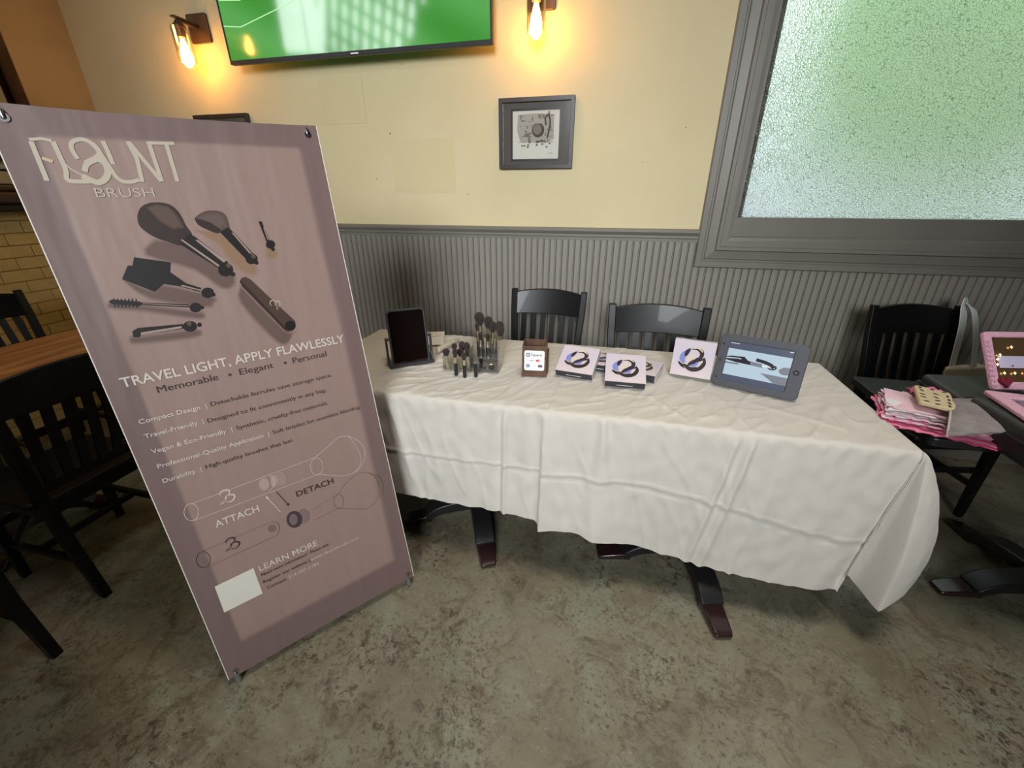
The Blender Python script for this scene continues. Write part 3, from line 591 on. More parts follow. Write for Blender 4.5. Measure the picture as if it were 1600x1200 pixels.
# ------------------------------------------------------------------ tablecloth
def cloth():
    x0, x1, y0, y1, ZT = -1.255, .945, 1.285, 2.015, .760
    nx, ny = 330, 112
    xs = np.linspace(x0, x1, nx+1); ys = np.linspace(y0, y1, ny+1)
    XX, YY = np.meshgrid(xs, ys, indexing='ij')
    def nz(px, py, pz): return noise.noise(Vector((px, py, pz)))
    def seg_d(px, py, a, b):
        ax, ay = a; bx, by = b; dx, dy = bx-ax, by-ay; L2 = dx*dx+dy*dy
        t = np.clip(((px-ax)*dx+(py-ay)*dy)/L2, 0, 1)
        return np.hypot(px-(ax+t*dx), py-(ay+t*dy)), t
    creases = [((-.352,1.62),(-.352,1.29),.004,.006),((-.165,1.66),(-.166,1.287),.006,.007),((.028,1.60),(.026,1.287),.005,.006),
        ((-.74,1.6),(-.715,1.36),.003,.010),((.392,1.66),(.384,1.31),.005,.008),((.425,1.55),(.484,1.287),.005,.008),
        ((.667,1.50),(.683,1.30),.0035,.007),((-.95,1.66),(-.885,1.40),.004,.012),((-.60,1.42),(-.65,1.287),.004,.010),
        ((-1.2,1.9),(-.95,1.50),.004,.014),((-.5,2.0),(-.62,1.75),.004,.014),((-.45,1.98),(-.58,1.72),.003,.010),((-.40,1.50),(-.29,1.80),.003,.010),
        ((.16,1.50),(.30,1.31),.004,.010),((.05,1.48),(.22,1.47),.003,.009),((.52,1.52),(.80,1.36),.003,.012),((.74,1.95),(.78,1.30),.003,.005),
        ((-.165,1.30),(.02,1.40),.003,.006),((-.1,2.0),(.0,1.72),.003,.008),((.55,2.0),(.45,1.86),.003,.012),((.2,1.99),(.33,1.9),.003,.010),
        ((-.85,1.35),(-.72,1.50),.003,.010),((-1.05,1.32),(-.80,1.52),.003,.013),((-1.1,1.45),(-.9,1.7),.003,.012)]
    H = np.zeros_like(XX)
    for a, b, amp, wd in creases:
        d, t = seg_d(XX, YY, a, b); H += amp*np.exp(-(d/wd)**2)*np.clip(np.minimum(t, 1-t)*6+.25, 0, 1)
    N2 = np.zeros_like(XX)
    for i in range(nx+1):
        for j in range(ny+1):
            x, y = xs[i], ys[j]
            lft = min(1.0, max(0.25, (-.2-x)*1.2))
            u = x*.8+y*.6; v_ = -x*.6+y*.8
            N2[i, j] = .0030*nz(x*6, y*6, 0)+.0085*max(0, 1-abs(nz(u*4, v_*15, 3))*6.0)*lft+.0045*max(0, 1-abs(nz((x*.5+y*.87)*3.0, (x*.87-y*.5)*13, 11))*7.0)+.0016*nz(x*20, y*20, 7)
    H += N2
    e = np.minimum(np.minimum(XX-x0, x1-XX), np.minimum(YY-y0, y1-YY))
    H *= np.clip(e/.012, 0, 1)**.6
    H = np.clip(H, -.0015, .0100)
    V = np.stack([XX, YY, ZT+H], -1).reshape(-1, 3).tolist()
    F = []
    ix = lambda i, j: i*(ny+1)+j
    for i in range(nx):
        for j in range(ny): F.append((ix(i,j), ix(i+1,j), ix(i+1,j+1), ix(i,j+1)))
    # perimeter, running front (left->right), right side, back, left side
    sm = lambda t: t*t*(3-2*t)
    cols = []   # (top index, tx, ty, bx, by, bz, power)
    def interp(x, xp, fp): return float(np.interp(x, xp, fp))
    zx = [-1.25,-.95,-.83,-.576,-.34,-.215,-.19,-.12,-.03,.05,.30,.50,.70,.84,.945]
    zz = [.315,.305,.307,.297,.304,.285,.268,.272,.279,.262,.219,.192,.184,.192,.200]
    for i in range(nx+1):
        x = xs[i]; s = sm(min(max((x-.45)/.49, 0), 1))
        bx = x-.085*s+(.0 if x > -1.1 else -.02)
        by = y0-.028-.012*s
        cols.append((ix(i,0), x, y0, bx, by, interp(x, zx, zz), 1.0, 'f', x))
    # the flap at the right front corner
    fl = [(.860,1.245,.200),(.868,1.275,.205),(.900,1.305,.235),(.925,1.285,.215),(.966,1.208,.186),(1.03,1.238,.250),(1.085,1.285,.300),(1.105,1.335,.330),(1.085,1.385,.315),(1.03,1.43,.27),(.985,1.47,.225)]
    fs = [tuple(fl[i][k]+(fl[i+1][k]-fl[i][k])*j/9 for k in range(3)) for i in range(len(fl)-1) for j in range(9)]+[fl[-1]]
    fs2 = spline(fl, 9); fs = [tuple(.72*a_[k]+.28*b_[k] for k in range(3)) for a_, b_ in zip(fs, fs2)]
    for q, p in enumerate(fs[1:-1]):
        cols.append((ix(nx,0), x1, y0, p[0], p[1], p[2], 0.5, 'c', q/(len(fs)-2)))
    for j in range(1, ny+1):
        y = ys[j]; s = sm(min((y-y0)/.25, 1))
        cols.append((ix(nx,j), x1, y, x1+.040, max(y, 1.47+(y-y0)*.74), .225+.03*math.sin(y*9), 1.0, 's', y))
    for i in range(nx-1, -1, -1): cols.append((ix(i,ny), xs[i], y1, xs[i], y1+.015, .56, 1.0, 'b', xs[i]))
    for j in range(ny-1, 0, -1): cols.append((ix(0,j), x0, ys[j], x0-.03, ys[j], .31+.02*math.sin(ys[j]*11), 1.0, 'l', ys[j]))
    nr = 64; nc = len(cols); base = len(V)
    fr = [((r/nr)**1.25) for r in range(1, nr+1)]
    nrm = {'f':(0,-1),'s':(1,0),'b':(0,1),'l':(-1,0)}
    for (ti, tx, ty, bx, by, bz, pw_, kd, s) in cols:
        drop = ZT-bz
        if kd == 'c':
            th = R(-90+90*s); n = (math.cos(th), math.sin(th))
        else: n = nrm[kd]
        for f in fr:
            d = f*drop
            rnd = .010*(1-math.exp(-d/.008))
            g = f**pw_ if kd != 'c' else (f**.62*(1-.25*f)/.75 if False else f**.72)
            if kd == 'c': g = (1-(1-f)**1.55)*.55+.45*f**.8
            X = tx+(bx-tx)*g; Y = ty+(by-ty)*g; Z = ZT-d
            o = 0.0
            if kd == 'f':
                x = s
                # pleats
                o += .040*(f**.6)*(sm(min(max((x+.197)/.010,0),1))*math.exp(-max(x+.19,0)/.10))
                o -= .010*(f**.5)*math.exp(-((x+.215)/.02)**2)
                c = .022+.010*f; wd_ = .008+.060*f
                o += .036*f**.5*math.exp(-((x-c)/wd_)**2)
                c = .495-.085*f; o += .013*math.exp(-((x-c)/(.010+.008*f))**2)*min(1, f*12)
                c = .445-.080*f; o += .012*math.exp(-((x-c)/(.010+.006*f))**2)*min(1, f*12)
                c = .47-.082*f; o -= .004*math.exp(-((x-c)/.012)**2)
                o += .010*math.exp(-((x+.333)/.008)**2)*min(1, f*10)
                o -= .006*math.exp(-((x+.35)/.010)**2)*min(1, f*10)
                c = -.80+.055*f*2; o += .012*math.exp(-((x-c)/.014)**2)*min(1, f*8)*(1-.4*f)
                o += .007*math.exp(-((x+.655)/.012)**2)*max(0, f-.45)*2
                o += .010*math.exp(-((x-.56-.04*math.sin(f*5))/.012)**2)*max(0, f-.62)*2.6
                # horizontal fold line from storage
                zc = .515-.10*sm(min(max((x-.1)/.8,0),1))
                o += .0060*math.exp(-((Z-zc)/.005)**2)-.0050*math.exp(-((Z-zc+.011)/.008)**2)
                o += .012*f*nz(x*3.1, f*1.5, 2)+.0055*min(1,f*4)*nz(x*13, f*1.2, 9)+.0035*nz(x*22, Z*16, 4)+.0030*max(0, 1-abs(nz(x*10+Z*3, Z*2.2, 14))*8)*min(1, f*3)
                # puckers under the table edge
                o += .004*math.exp(-f*9)*math.sin(x*95+3*nz(x*7,0,0))*min(1, f*25)
                o -= .012*f*sm(min(max((x-.86)/.08,0),1))
            elif kd == 'c':
                o += .006*f*nz(s*5, f*3, 5)+.002*nz(s*14, f*12, 1)+.020*math.sin(math.pi*f)*math.exp(-((s-.62)/.28)**2)
            else:
                ss = s*1.0; o += .016*f*math.sin(ss*17+nz(ss*3,0,1)*3)+.003*nz(ss*14, f*4, 3)
            Zj = Z
            if f > .9: Zj += .004*nz(s*20, 1, 1)*(f-.9)*10
            V.append((X+n[0]*(rnd+o), Y+n[1]*(rnd+o), Zj))
    for c in range(nc):
        c2 = (c+1) % nc; t1, t2 = cols[c][0], cols[c2][0]; a = base+c*nr; b2 = base+c2*nr
        if t1 == t2: F.append((t1, a, b2))
        else: F.append((t1, a, b2, t2))
        for r in range(nr-1): F.append((a+r, a+r+1, b2+r+1, b2+r))
    m = bpy.data.materials.new('cream_linen'); m.use_nodes = True
    nt = m.node_tree; N = nt.nodes; L = nt.links; b = N['Principled BSDF']
    b.inputs['Base Color'].default_value = (*lin((196, 190, 180)), 1); b.inputs['Roughness'].default_value = .75; b.inputs['Sheen Weight'].default_value = .15
    tc = N.new('ShaderNodeTexCoord'); hs = []
    for st in ((420, 30, 420), (30, 420, 30)):
        mp = N.new('ShaderNodeMapping'); mp.inputs['Scale'].default_value = st; L.new(tc.outputs['Object'], mp.inputs[0])
        n_ = N.new('ShaderNodeTexNoise'); n_.inputs['Scale'].default_value = 1; n_.inputs['Detail'].default_value = 2; L.new(mp.outputs[0], n_.inputs['Vector']); hs.append(n_.outputs['Fac'])
    ad = N.new('ShaderNodeMath'); ad.operation = 'ADD'; L.new(hs[0], ad.inputs[0]); L.new(hs[1], ad.inputs[1])
    bp = N.new('ShaderNodeBump'); bp.inputs['Strength'].default_value = .35; bp.inputs['Distance'].default_value = .0015; L.new(ad.outputs[0], bp.inputs['Height']); L.new(bp.outputs[0], b.inputs['Normal'])
    me = bpy.data.meshes.new('tablecloth'); me.from_pydata(V, [], F); me.materials.append(m)
    me.polygons.foreach_set('use_smooth', [True]*len(me.polygons)); me.update()
    bm = bmesh.new(); bm.from_mesh(me); bmesh.ops.recalc_face_normals(bm, faces=bm.faces); bm.to_mesh(me); bm.free()
    o = bpy.data.objects.new('tablecloth', me); col.objects.link(o)
    tag(o, 'cream linen tablecloth with ironed creases draped over the long display table', 'tablecloth')
    return o
cloth()

# ------------------------------------------------------------------ chairs
def make_chair(label, group):
    t = empty('slat_back_chair', (0,0,0), 0, label, 'chair', group)
    k = M['lacquer']
    # sitter faces -y, back at +y
    MB().prism(rr(.43,.41,.05,4,0,-.005), .432, .458).obj('seat', k, t, bevel=.008, seg=3)
    MB().box((0,-.17,.405),(.36,.02,.05)).box((0,.17,.405),(.33,.02,.05)).box((-.18,0,.405),(.02,.33,.05)).box((.18,0,.405),(.02,.33,.05)).obj('apron', k, t)
    for s in (-1, 1):
        MB().rects([(s*.185,-.185,0,.014,.014),(s*.182,-.18,.43,.020,.020)]).obj('front_leg', k, t, bevel=.003)
        MB().rects([(s*.178,.245,0,.015,.017),(s*.178,.205,.25,.018,.021),(s*.180,.195,.45,.019,.023),(s*.192,.215,.62,.018,.020),(s*.203,.250,.80,.018,.017),(s*.208,.275,.945,.017,.013)]).obj('back_post', k, t, bevel=.004)
        MB().rects([(s*.183,-.17,.17,.009,.012),(s*.183,-.17,.195,.009,.012)]).sweep([(s*.183,-.18,.18),(s*.178,.215,.18)], .009, .012).obj('side_stretcher', k, t)
    MB().sweep([(-.18,0,.18),(.18,0,.18)], .009, .012).obj('cross_stretcher', k, t)
    MB().sweep([(-.18,-.18,.27),(.18,-.18,.27)], .009, .012).obj('front_stretcher', k, t)
    # crest rail: bowed back in plan, arched on top
    mb = MB(); n = 16; vs = []
    for i in range(n+1):
        x = -.20+.40*i/n; u = 1-(x/.20)**2
        zt = .925+.022*u; zb = .800+.004*u; yb = .250+.028*u
        for (y, z) in ((yb-.011, zb), (yb+.011, zb), (yb+.030+.008, zt), (yb+.030-.010, zt)): vs.append((x, y, z))
    fs = [(0,1,2,3)]
    for i in range(n):
        o = i*4
        for q in range(4): fs.append((o+q, o+4+q, o+4+(q+1)%4, o+(q+1)%4))
    o = n*4; fs.append((o+3,o+2,o+1,o)); mb.add(vs, fs)
    mb.obj('crest_rail', k, t, bevel=.004, smooth=True)
    for i in range(6):
        x = -.145+.058*i; u = 1-(x/.20)**2
        MB().sweep([(x*.95,.203,.50),(x,.222+.014*u,.62),(x,.252+.028*u,.815)], .0155, .006, up=(0,-1,0)).obj('slat', k, t)
    MB().sweep([(-.18,.200,.505),(.18,.200,.505)], .010, .018).obj('lower_rail', k, t)
    return t
G1 = 'black slat-back chairs behind the display table'
ch = make_chair('black slat-back chair pushed in at the far side, behind the wooden card box', G1)
ch.location = (-.373, 2.15, 0); ch.rotation_euler = (0, 0, R(-3))
c = dup(ch, (.247, 1.905, 0), R(1), 'black slat-back chair with wide top rail, behind the propped boxes'); c.scale = (1.10, 1, 1)
c3 = dup(ch, (1.567, 2.22, 0), R(11), 'black slat-back chair against the grey boarding with white bag straps over its corner')
c3['group'] = 'black slat-back chairs along the back wall'
c = dup(ch, (-1.62+-.47, .92, 0), R(-90), 'dark chair with its slatted back to the viewer, at the left wooden table'); c['group'] = 'dark chairs at the left table'
c = dup(ch, (-1.56+-.43, .33, 0), R(-87), 'nearest dark chair at the left edge, only a leg showing'); c['group'] = 'dark chairs at the left table'
c = dup(ch, (-3.16, 1.46, 0), R(84), 'dark chair standing between the left wooden table and the painted brick'); c['group'] = 'dark chairs at the left table'

# left wooden table
woodtop = mat('scratched_brown_wood', (180, 130, 84), .38, c2=(136, 90, 54), vscale=5, stretch=(4,.5,4), bump=.1, bscale=40)
pedestal_table((-2.64,.95), R(45), (-2.645,.92), (.61,1.42), .76, 'brown wood-topped table beside the painted brick wall', woodtop, .36)

# ------------------------------------------------------------------ the banner
Ux, Vx = Vector((.628,.778,.013)).normalized(), Vector((-.122,.082,.989)).normalized()
Nx = Ux.cross(Vx).normalized(); Vx = Nx.cross(Ux)
BM = Matrix((( Ux.x, -Nx.x, Vx.x, -.874), (Ux.y, -Nx.y, Vx.y, .830), (Ux.z, -Nx.z, Vx.z, .040), (0,0,0,1)))
ban = empty('banner_stand', (0,0,0), 0, 'tall mauve makeup brush banner on a tripod stand at the left', 'banner', M=BM)
BW, BH = .644, 1.60
def sheet_mat():  # border band a darker mauve than the middle, soft edged
    m = bpy.data.materials.new('banner_vinyl'); m.use_nodes = True
    nt = m.node_tree; N = nt.nodes; L = nt.links; b = N['Principled BSDF']
    tc = N.new('ShaderNodeTexCoord'); sp = N.new('ShaderNodeSeparateXYZ'); L.new(tc.outputs['Object'], sp.inputs[0])
    def rng_(src, a, bb):
        r = N.new('ShaderNodeMapRange'); r.inputs[1].default_value = a; r.inputs[2].default_value = bb; r.interpolation_type = 'SMOOTHSTEP'; L.new(src, r.inputs[0]); return r.outputs[0]
    def mul(a, c):
        x = N.new('ShaderNodeMath'); x.operation = 'MULTIPLY'; L.new(a, x.inputs[0]); L.new(c, x.inputs[1]); return x.outputs[0]
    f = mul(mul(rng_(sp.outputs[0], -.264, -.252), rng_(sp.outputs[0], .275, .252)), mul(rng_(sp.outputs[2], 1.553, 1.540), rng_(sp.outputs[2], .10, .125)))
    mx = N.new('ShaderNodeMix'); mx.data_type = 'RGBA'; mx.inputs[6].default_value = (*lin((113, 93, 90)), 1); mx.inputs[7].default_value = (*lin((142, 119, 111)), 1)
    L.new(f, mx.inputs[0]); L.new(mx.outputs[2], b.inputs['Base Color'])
    b.inputs['Roughness'].default_value = .48; b.inputs['Specular IOR Level'].default_value = .4
    n_ = N.new('ShaderNodeTexNoise'); n_.inputs['Scale'].default_value = 5; n_.inputs['Detail'].default_value = 2
    mp = N.new('ShaderNodeMapping'); mp.inputs['Scale'].default_value = (2.6,1,.6); L.new(tc.outputs['Object'], mp.inputs[0]); L.new(mp.outputs[0], n_.inputs['Vector'])
    bp = N.new('ShaderNodeBump'); bp.inputs['Strength'].default_value = .5; bp.inputs['Distance'].default_value = .012; L.new(n_.outputs['Fac'], bp.inputs['Height']); L.new(bp.outputs[0], b.inputs['Normal'])
    return m
mb = MB(); nu, nv = 24, 60; vs = []
def edge_u(u, v):  # the sides pull in slightly between the corner grommets
    s = math.sin(math.pi*v/BH); return u*(BW/2-.004*s)
def top_v(u, v): return v+(.006*u*u if v > BH*.5 else -.004*u*u)*abs(v/BH-.5)*2
for side in (0, 1):
    for i in range(nu+1):
        for j in range(nv+1):
            u = -1+2*i/nu; v = BH*j/nv; vs.append((edge_u(u, v), side*.0012, top_v(u, v)))
o = (nu+1)*(nv+1); id_ = lambda i, j: i*(nv+1)+j; fs = []
for i in range(nu):
    for j in range(nv):
        fs.append((id_(i,j), id_(i+1,j), id_(i+1,j+1), id_(i,j+1))); fs.append((o+id_(i,j), o+id_(i,j+1), o+id_(i+1,j+1), o+id_(i+1,j)))
for j in range(nv): fs.append((id_(0,j), id_(0,j+1), o+id_(0,j+1), o+id_(0,j))); fs.append((id_(nu,j+1), id_(nu,j), o+id_(nu,j), o+id_(nu,j+1)))
for i in range(nu): fs.append((id_(i,nv), id_(i+1,nv), o+id_(i+1,nv), o+id_(i,nv))); fs.append((id_(i+1,0), id_(i,0), o+id_(i,0), o+id_(i+1,0)))
mb.add(vs, fs).obj('banner_sheet', sheet_mat(), ban)
cut = mat('white_cut_edge', (214, 208, 198), .5)
mb = MB()
for s in (-1, 1): mb.tube([(edge_u(s, BH*j/30)+s*.0004, .0006, top_v(s, BH*j/30)) for j in range(31)], .0016, 6)
mb.obj('cut_edge', cut, ban)
def art_mat(n, c, r=.5): return mat('print_'+n, c, r)
AM = {'shadow':(150,122,115),'tan':(160,132,112),'bristle':(48,35,30),'bristle2':(70,52,43),'bristle3':(80,62,56),'black':(24,18,18),'shine':(150,130,118),
      'white':(196,184,176),'dark':(62,48,46),'haze':(164,142,136),'haze2':(150,127,120),'knob':(112,94,92),'knob2':(122,102,100),'darkgrey':(64,54,60),'label':(206,202,190),'logo':(176,164,146),'cream':(188,162,130)}
AMC = dict(AM); AM = {k: art_mat(k, v) for k, v in AM.items()}
def shade_between(c, f): return tuple(c[i]*(1-f)+(142,119,111)[i]*f for i in range(3))
for kk, cc in (('shadow', (92,72,66)), ('tan', (132,104,80))):
    for l in range(4): AM[kk+str(l)] = art_mat(kk, shade_between(cc, .82-.24*l))
lay = [.00022]
def nxt(): lay[0] += .000007; return -lay[0]
def poly_on(mb, pts, y, sc_=1.0):
    cx = sum(p[0] for p in pts)/len(pts); cz = sum(p[1] for p in pts)/len(pts)
    P = [((p[0]-cx)*sc_+cx, y, (p[1]-cz)*sc_+cz) for p in pts]
    mb.add(P, [tuple(range(len(P)))]); return mb
def offset_poly(pts, d):
    n = len(pts); A = sum(pts[i][0]*pts[(i+1)%n][1]-pts[(i+1)%n][0]*pts[i][1] for i in range(n)); sg = 1 if A > 0 else -1
    out = []
    for i in range(n):
        a, b, c_ = Vector(pts[i-1]), Vector(pts[i]), Vector(pts[(i+1)%n])
        t = ((b-a).normalized()+(c_-b).normalized()); t = t.normalized() if t.length > 1e-6 else (b-a).normalized()
        out.append(tuple(b+Vector((t.y, -t.x))*d*sg))
    return out
def rnd_poly(pts, k=4):
    return spline(list(pts)+[pts[0]], k)[:-1]
def tri_obj(name, mb, m, par):
    o = mb.obj(name, m, par); bm = bmesh.new(); bm.from_mesh(o.data); bmesh.ops.triangulate(bm, faces=bm.faces, ngon_method='EAR_CLIP'); bm.to_mesh(o.data); bm.free(); return o
for l, d in enumerate((.008, .005, .002, -.001)):
    for kk in ('shadow', 'tan'):
        mb = MB()
        for c_, w_, pts in SOFT:
            if c_ == kk: poly_on(mb, rnd_poly(offset_poly(pts, d), 3), nxt())
        tri_obj('printed_shadow', mb, AM[kk+str(l)], ban)
grp = {}
runs = []
for c_, w_, pts in FILL:
    if runs and runs[-1][0] == c_: runs[-1][1].append(pts)
    else: runs.append((c_, [pts]))
for c_, pl in runs:
    y = nxt(); mb = MB()
    for pts in pl: tri_obj('printed_picture', poly_on(MB(), rnd_poly(pts, 3) if c_.startswith('bristle') and len(pts) > 10 else pts, nxt()), AM[c_], ban)
    if c_ in ('bristle2', 'bristle3') and len(pl[0]) > 7:
        for q_ in range(3):
            mb = MB(); poly_on(mb, rnd_poly(offset_poly(pl[0], -.0035*(q_+1)), 3) if len(pl[0]) > 10 else offset_poly(pl[0], -.002*(q_+1)), nxt())
            tri_obj('printed_highlight', mb, art_mat('bristle_light', tuple(AMC[c_][i]+5*(q_+1) for i in range(3))), ban)
for key in ('white', 'dark'):
    mb = MB()
    for c_, w_, pts in LINE:
        if c_ == key: ribbon(mb, pts if len(pts) < 4 or len(pts) > 15 else spline(pts, 4), w_, nxt())
    mb.obj('printed_diagram', AM[key], ban)
for c_, w_, pts in LOGO:
    ribbon(MB(), spline(pts, 5) if len(pts) > 3 else pts, w_, nxt()).obj('printed_logo', AM[c_], ban)
EMB = [([(.22,.72),(.26,.9),(.48,1.0),(.72,.93),(.8,.75),(.7,.58),(.5,.47)], .10), ([(.36,.36),(.48,.5),(.68,.50),(.88,.40),(.92,.22),(.74,.03),(.5,.0),(.28,.14)], .11),
       ([(.5,.47),(.42,.36),(.30,.24)], .07), ([(.30,.24),(.10,.20),(-.08,.08)], .05), ([(.24,.16),(.06,.06)], .04)]
def emblem(par, m, x, z, s, y, rot=0.0, name='emblem', M4=None):
    mb = MB()
    for pts, w_ in EMB:
        q = [((p[0]-.5)*s, (p[1]-.5)*s) for p in pts]
        q = [(a*math.cos(rot)-b*math.sin(rot)+x, a*math.sin(rot)+b*math.cos(rot)+z) for a, b in q]
        ribbon(mb, spline(q, 5), w_*s, y, taper=True)
    if M4 is not None: mb.v = [tuple(M4 @ Vector(p)) for p in mb.v]
    return mb.obj(name, m, par)
def centre(i):
    p = SMALL[i][2]; return p
emblem(ban, AM['white'], -.165, .6085, .042, nxt(), R(8)); emblem(ban, AM['dark'], -.1925, .4545, .040, nxt(), R(6))
emblem(ban, AM['logo'], .0975, 1.134, .026, nxt(), R(60))
TX = [('TRAVEL LIGHT, APPLY FLAWLESSLY', -.2871, .985, .552, .0255, 'white', .014), ('Memorable', -.2254, .9525, .1345, .0185, 'dark', 0), ('Elegant', -.0386, .9525, .0872, .0185, 'dark', 0),
 ('Personal', .102, .9525, .0987, .0185, 'dark', 0), ('Compact Design  |', -.2836, .883, .1472, .0125, 'white', .01), ('Detachable ferrules save storage space.', -.127, .884, .3285, .0125, 'dark', 0),
 ('Travel-Friendly  |', -.2839, .842, .1287, .0125, 'white', .01), ('Designed to fit conveniently in any bag.', -.1467, .840, .3206, .0125, 'dark', 0),
 ('Vegan & Eco-Friendly  |', -.283, .797, .1845, .0125, 'white', .01), ('Synthetic, cruelty-free materials.', -.0886, .797, .2581, .0125, 'dark', 0),
 ('Professional-Quality Application  |', -.2832, .752, .2692, .0125, 'white', .01), ('Soft bristles for seamless blending.', -.0035, .752, .2699, .0125, 'dark', 0),
 ('Durability  |', -.2847, .708, .0876, .0125, 'white', .01), ('High-quality brushes that last.', -.187, .710, .2314, .0125, 'dark', 0),
 ('ATTACH', -.2136, .5235, .1146, .0225, 'white', .014), ('DETACH', .0083, .522, .1167, .0205, 'dark', .014), ('LEARN MORE', -.1501, .322, .1761, .0215, 'white', .010),
 ('Need more information?  Please visit', -.1502, .302, .2082, .0115, 'dark', 0), ('Register our website |', -.1519, .2745, .1403, .0115, 'dark', 0), ('www.flauntbrush.com', -.0067, .2745, .1618, .0115, 'white', 0),
 ('Contact:', -.1483, .248, .0589, .0115, 'dark', 0), ('214-507-3184', -.0835, .248, .0959, .0120, 'white', 0), ('BRUSH', -.1996, 1.4245, .1062, .0210, 'logo', -.008)]
for (t_, x_, z_, w_, cap_, mm, bd) in TX: text_part(t_, AM[mm], ban, x_, z_, w_, cap_, nxt(), bd)
for xx in (-.0624, .081):
    mb = MB(); poly_on(mb, [(xx+.0038*math.cos(a_*.6), .9595+.0038*math.sin(a_*.6)) for a_ in range(10)], nxt()); mb.obj('bullet_dot', AM['dark'], ban)
chrome = mat('bright_steel', (190, 190, 188), .25, metal=1.0)
polem = mat('grey_pole', (70, 70, 72), .35, metal=.6)
for (u, v) in ((-.2946,1.5777),(.2937,1.5823),(.3004,.022),(-.3000,.018)):
    MB().ring([(u+.0085*math.cos(a_*.4488), v+.0085*math.sin(a_*.4488)) for a_ in range(14)], [(u+.0045*math.cos(a_*.4488), v+.0045*math.sin(a_*.4488)) for a_ in range(14)], -.002, .003, Matrix.Rotation(R(90),4,'X') @ Matrix.Scale(1,4)).obj('grommet', chrome, ban)
    sg = 1 if v > .5 else -1
    MB().tube([(u,.01,v-sg*.002),(u,-.004,v),(u,-.006,v+sg*.010),(u,.006,v+sg*.022),(u,.016,v+sg*.024)], .0028, 8).obj('corner_hook', chrome, ban, smooth=True)
hub = (0, .16, .86)
for (u, v) in ((-.2946,1.59),(.2937,1.59)): MB().tube([hub, (u*.55,.11,.86+(v-.86)*.55), (u,.014,v)], [.006,.005,.0035], 8).obj('pole', polem, ban, smooth=True)
for (u, v) in ((.3004,.0),(-.300,.0)): MB().tube([hub, (u*.6,.06,.36), (u,.012,v-.005)], [.006,.006,.006], 8).obj('pole', polem, ban, smooth=True)
gz = BM.inverted() @ Vector((-1.24,1.18,.008))
MB().tube([hub, tuple(gz)], [.007,.007], 8).obj('rear_pole', polem, ban, smooth=True)
MB().box(hub, (.05,.04,.08)).obj('hub', M['black'], ban, bevel=.006)
footm = mat('grey_rubber_foot', (96, 100, 98), .5)
for u in (-.300, .3004):
    MB().lathe([(.004,-.038),(.009,-.036),(.0085,-.015),(.005,.004)], (u,.008,0), 12).obj('rubber_foot', footm, ban, smooth=True)

# ------------------------------------------------------------------ television
tv = empty('television', (-1.54, 2.58, 2.165), 0, 'large flat television high on the wall showing a green playing field', 'television')
TW, TH = 1.634, .935
Rx = Matrix.Rotation(R(90), 4, 'X')
MB().box((0, .045, TH/2), (TW-.08, .05, TH-.10)).obj('back_housing', M['black'], tv)
MB().ring(rr(TW, TH, .006, 2, 0, TH/2), rr(TW-.020, TH-.030, .004, 2, 0, TH/2+.006), -.02, .006, Rx).obj('bezel', M['black'], tv, bevel=.001)
def screen_mat():
    m = bpy.data.materials.new('lit_screen'); m.use_nodes = True; nt = m.node_tree; N = nt.nodes; L = nt.links; b = N['Principled BSDF']
    b.inputs['Base Color'].default_value = (.01,.01,.01,1); b.inputs['Roughness'].default_value = .07; b.inputs['Specular IOR Level'].default_value = .55
    tc = N.new('ShaderNodeTexCoord'); wv = N.new('ShaderNodeTexWave'); wv.inputs['Scale'].default_value = .9; wv.inputs['Distortion'].default_value = 1.6; wv.inputs['Detail'].default_value = 1
    mp = N.new('ShaderNodeMapping'); mp.inputs['Rotation'].default_value = (0, R(62), 0); L.new(tc.outputs['Object'], mp.inputs[0]); L.new(mp.outputs[0], wv.inputs['Vector'])
    r = N.new('ShaderNodeValToRGB'); r.color_ramp.elements[0].color = (*lin((74, 168, 62)), 1); r.color_ramp.elements[1].color = (*lin((104, 192, 96)), 1)
    L.new(wv.outputs['Fac'], r.inputs[0]); L.new(r.outputs[0], b.inputs['Emission Color']); b.inputs['Emission Strength'].default_value = .85
    return m
MB().add([(-TW/2+.01,-.003,.012),(TW/2-.01,-.003,.012),(TW/2-.01,-.003,TH-.01),(-TW/2+.01,-.003,TH-.01)], [(0,1,2,3)]).obj('screen', screen_mat(), tv)
mb = MB(); ribbon(mb, [(-.806,.184),(-.690,.173),(-.383,.244),(-.05,.33),(.2,.36)], .004, -.0036); ribbon(mb, [(-.80,.30),(-.66,.29),(-.3,.37)], .003, -.0036)
mb.obj('field_line', mat('white_line_light', (180, 230, 170), .5, emit=(190, 240, 180), estr=.8), tv)
MB().box((.02, -.0075, .008), (.045, .003, .006)).obj('maker_badge', mat('silver_badge', (200,204,206), .3, metal=.3), tv)

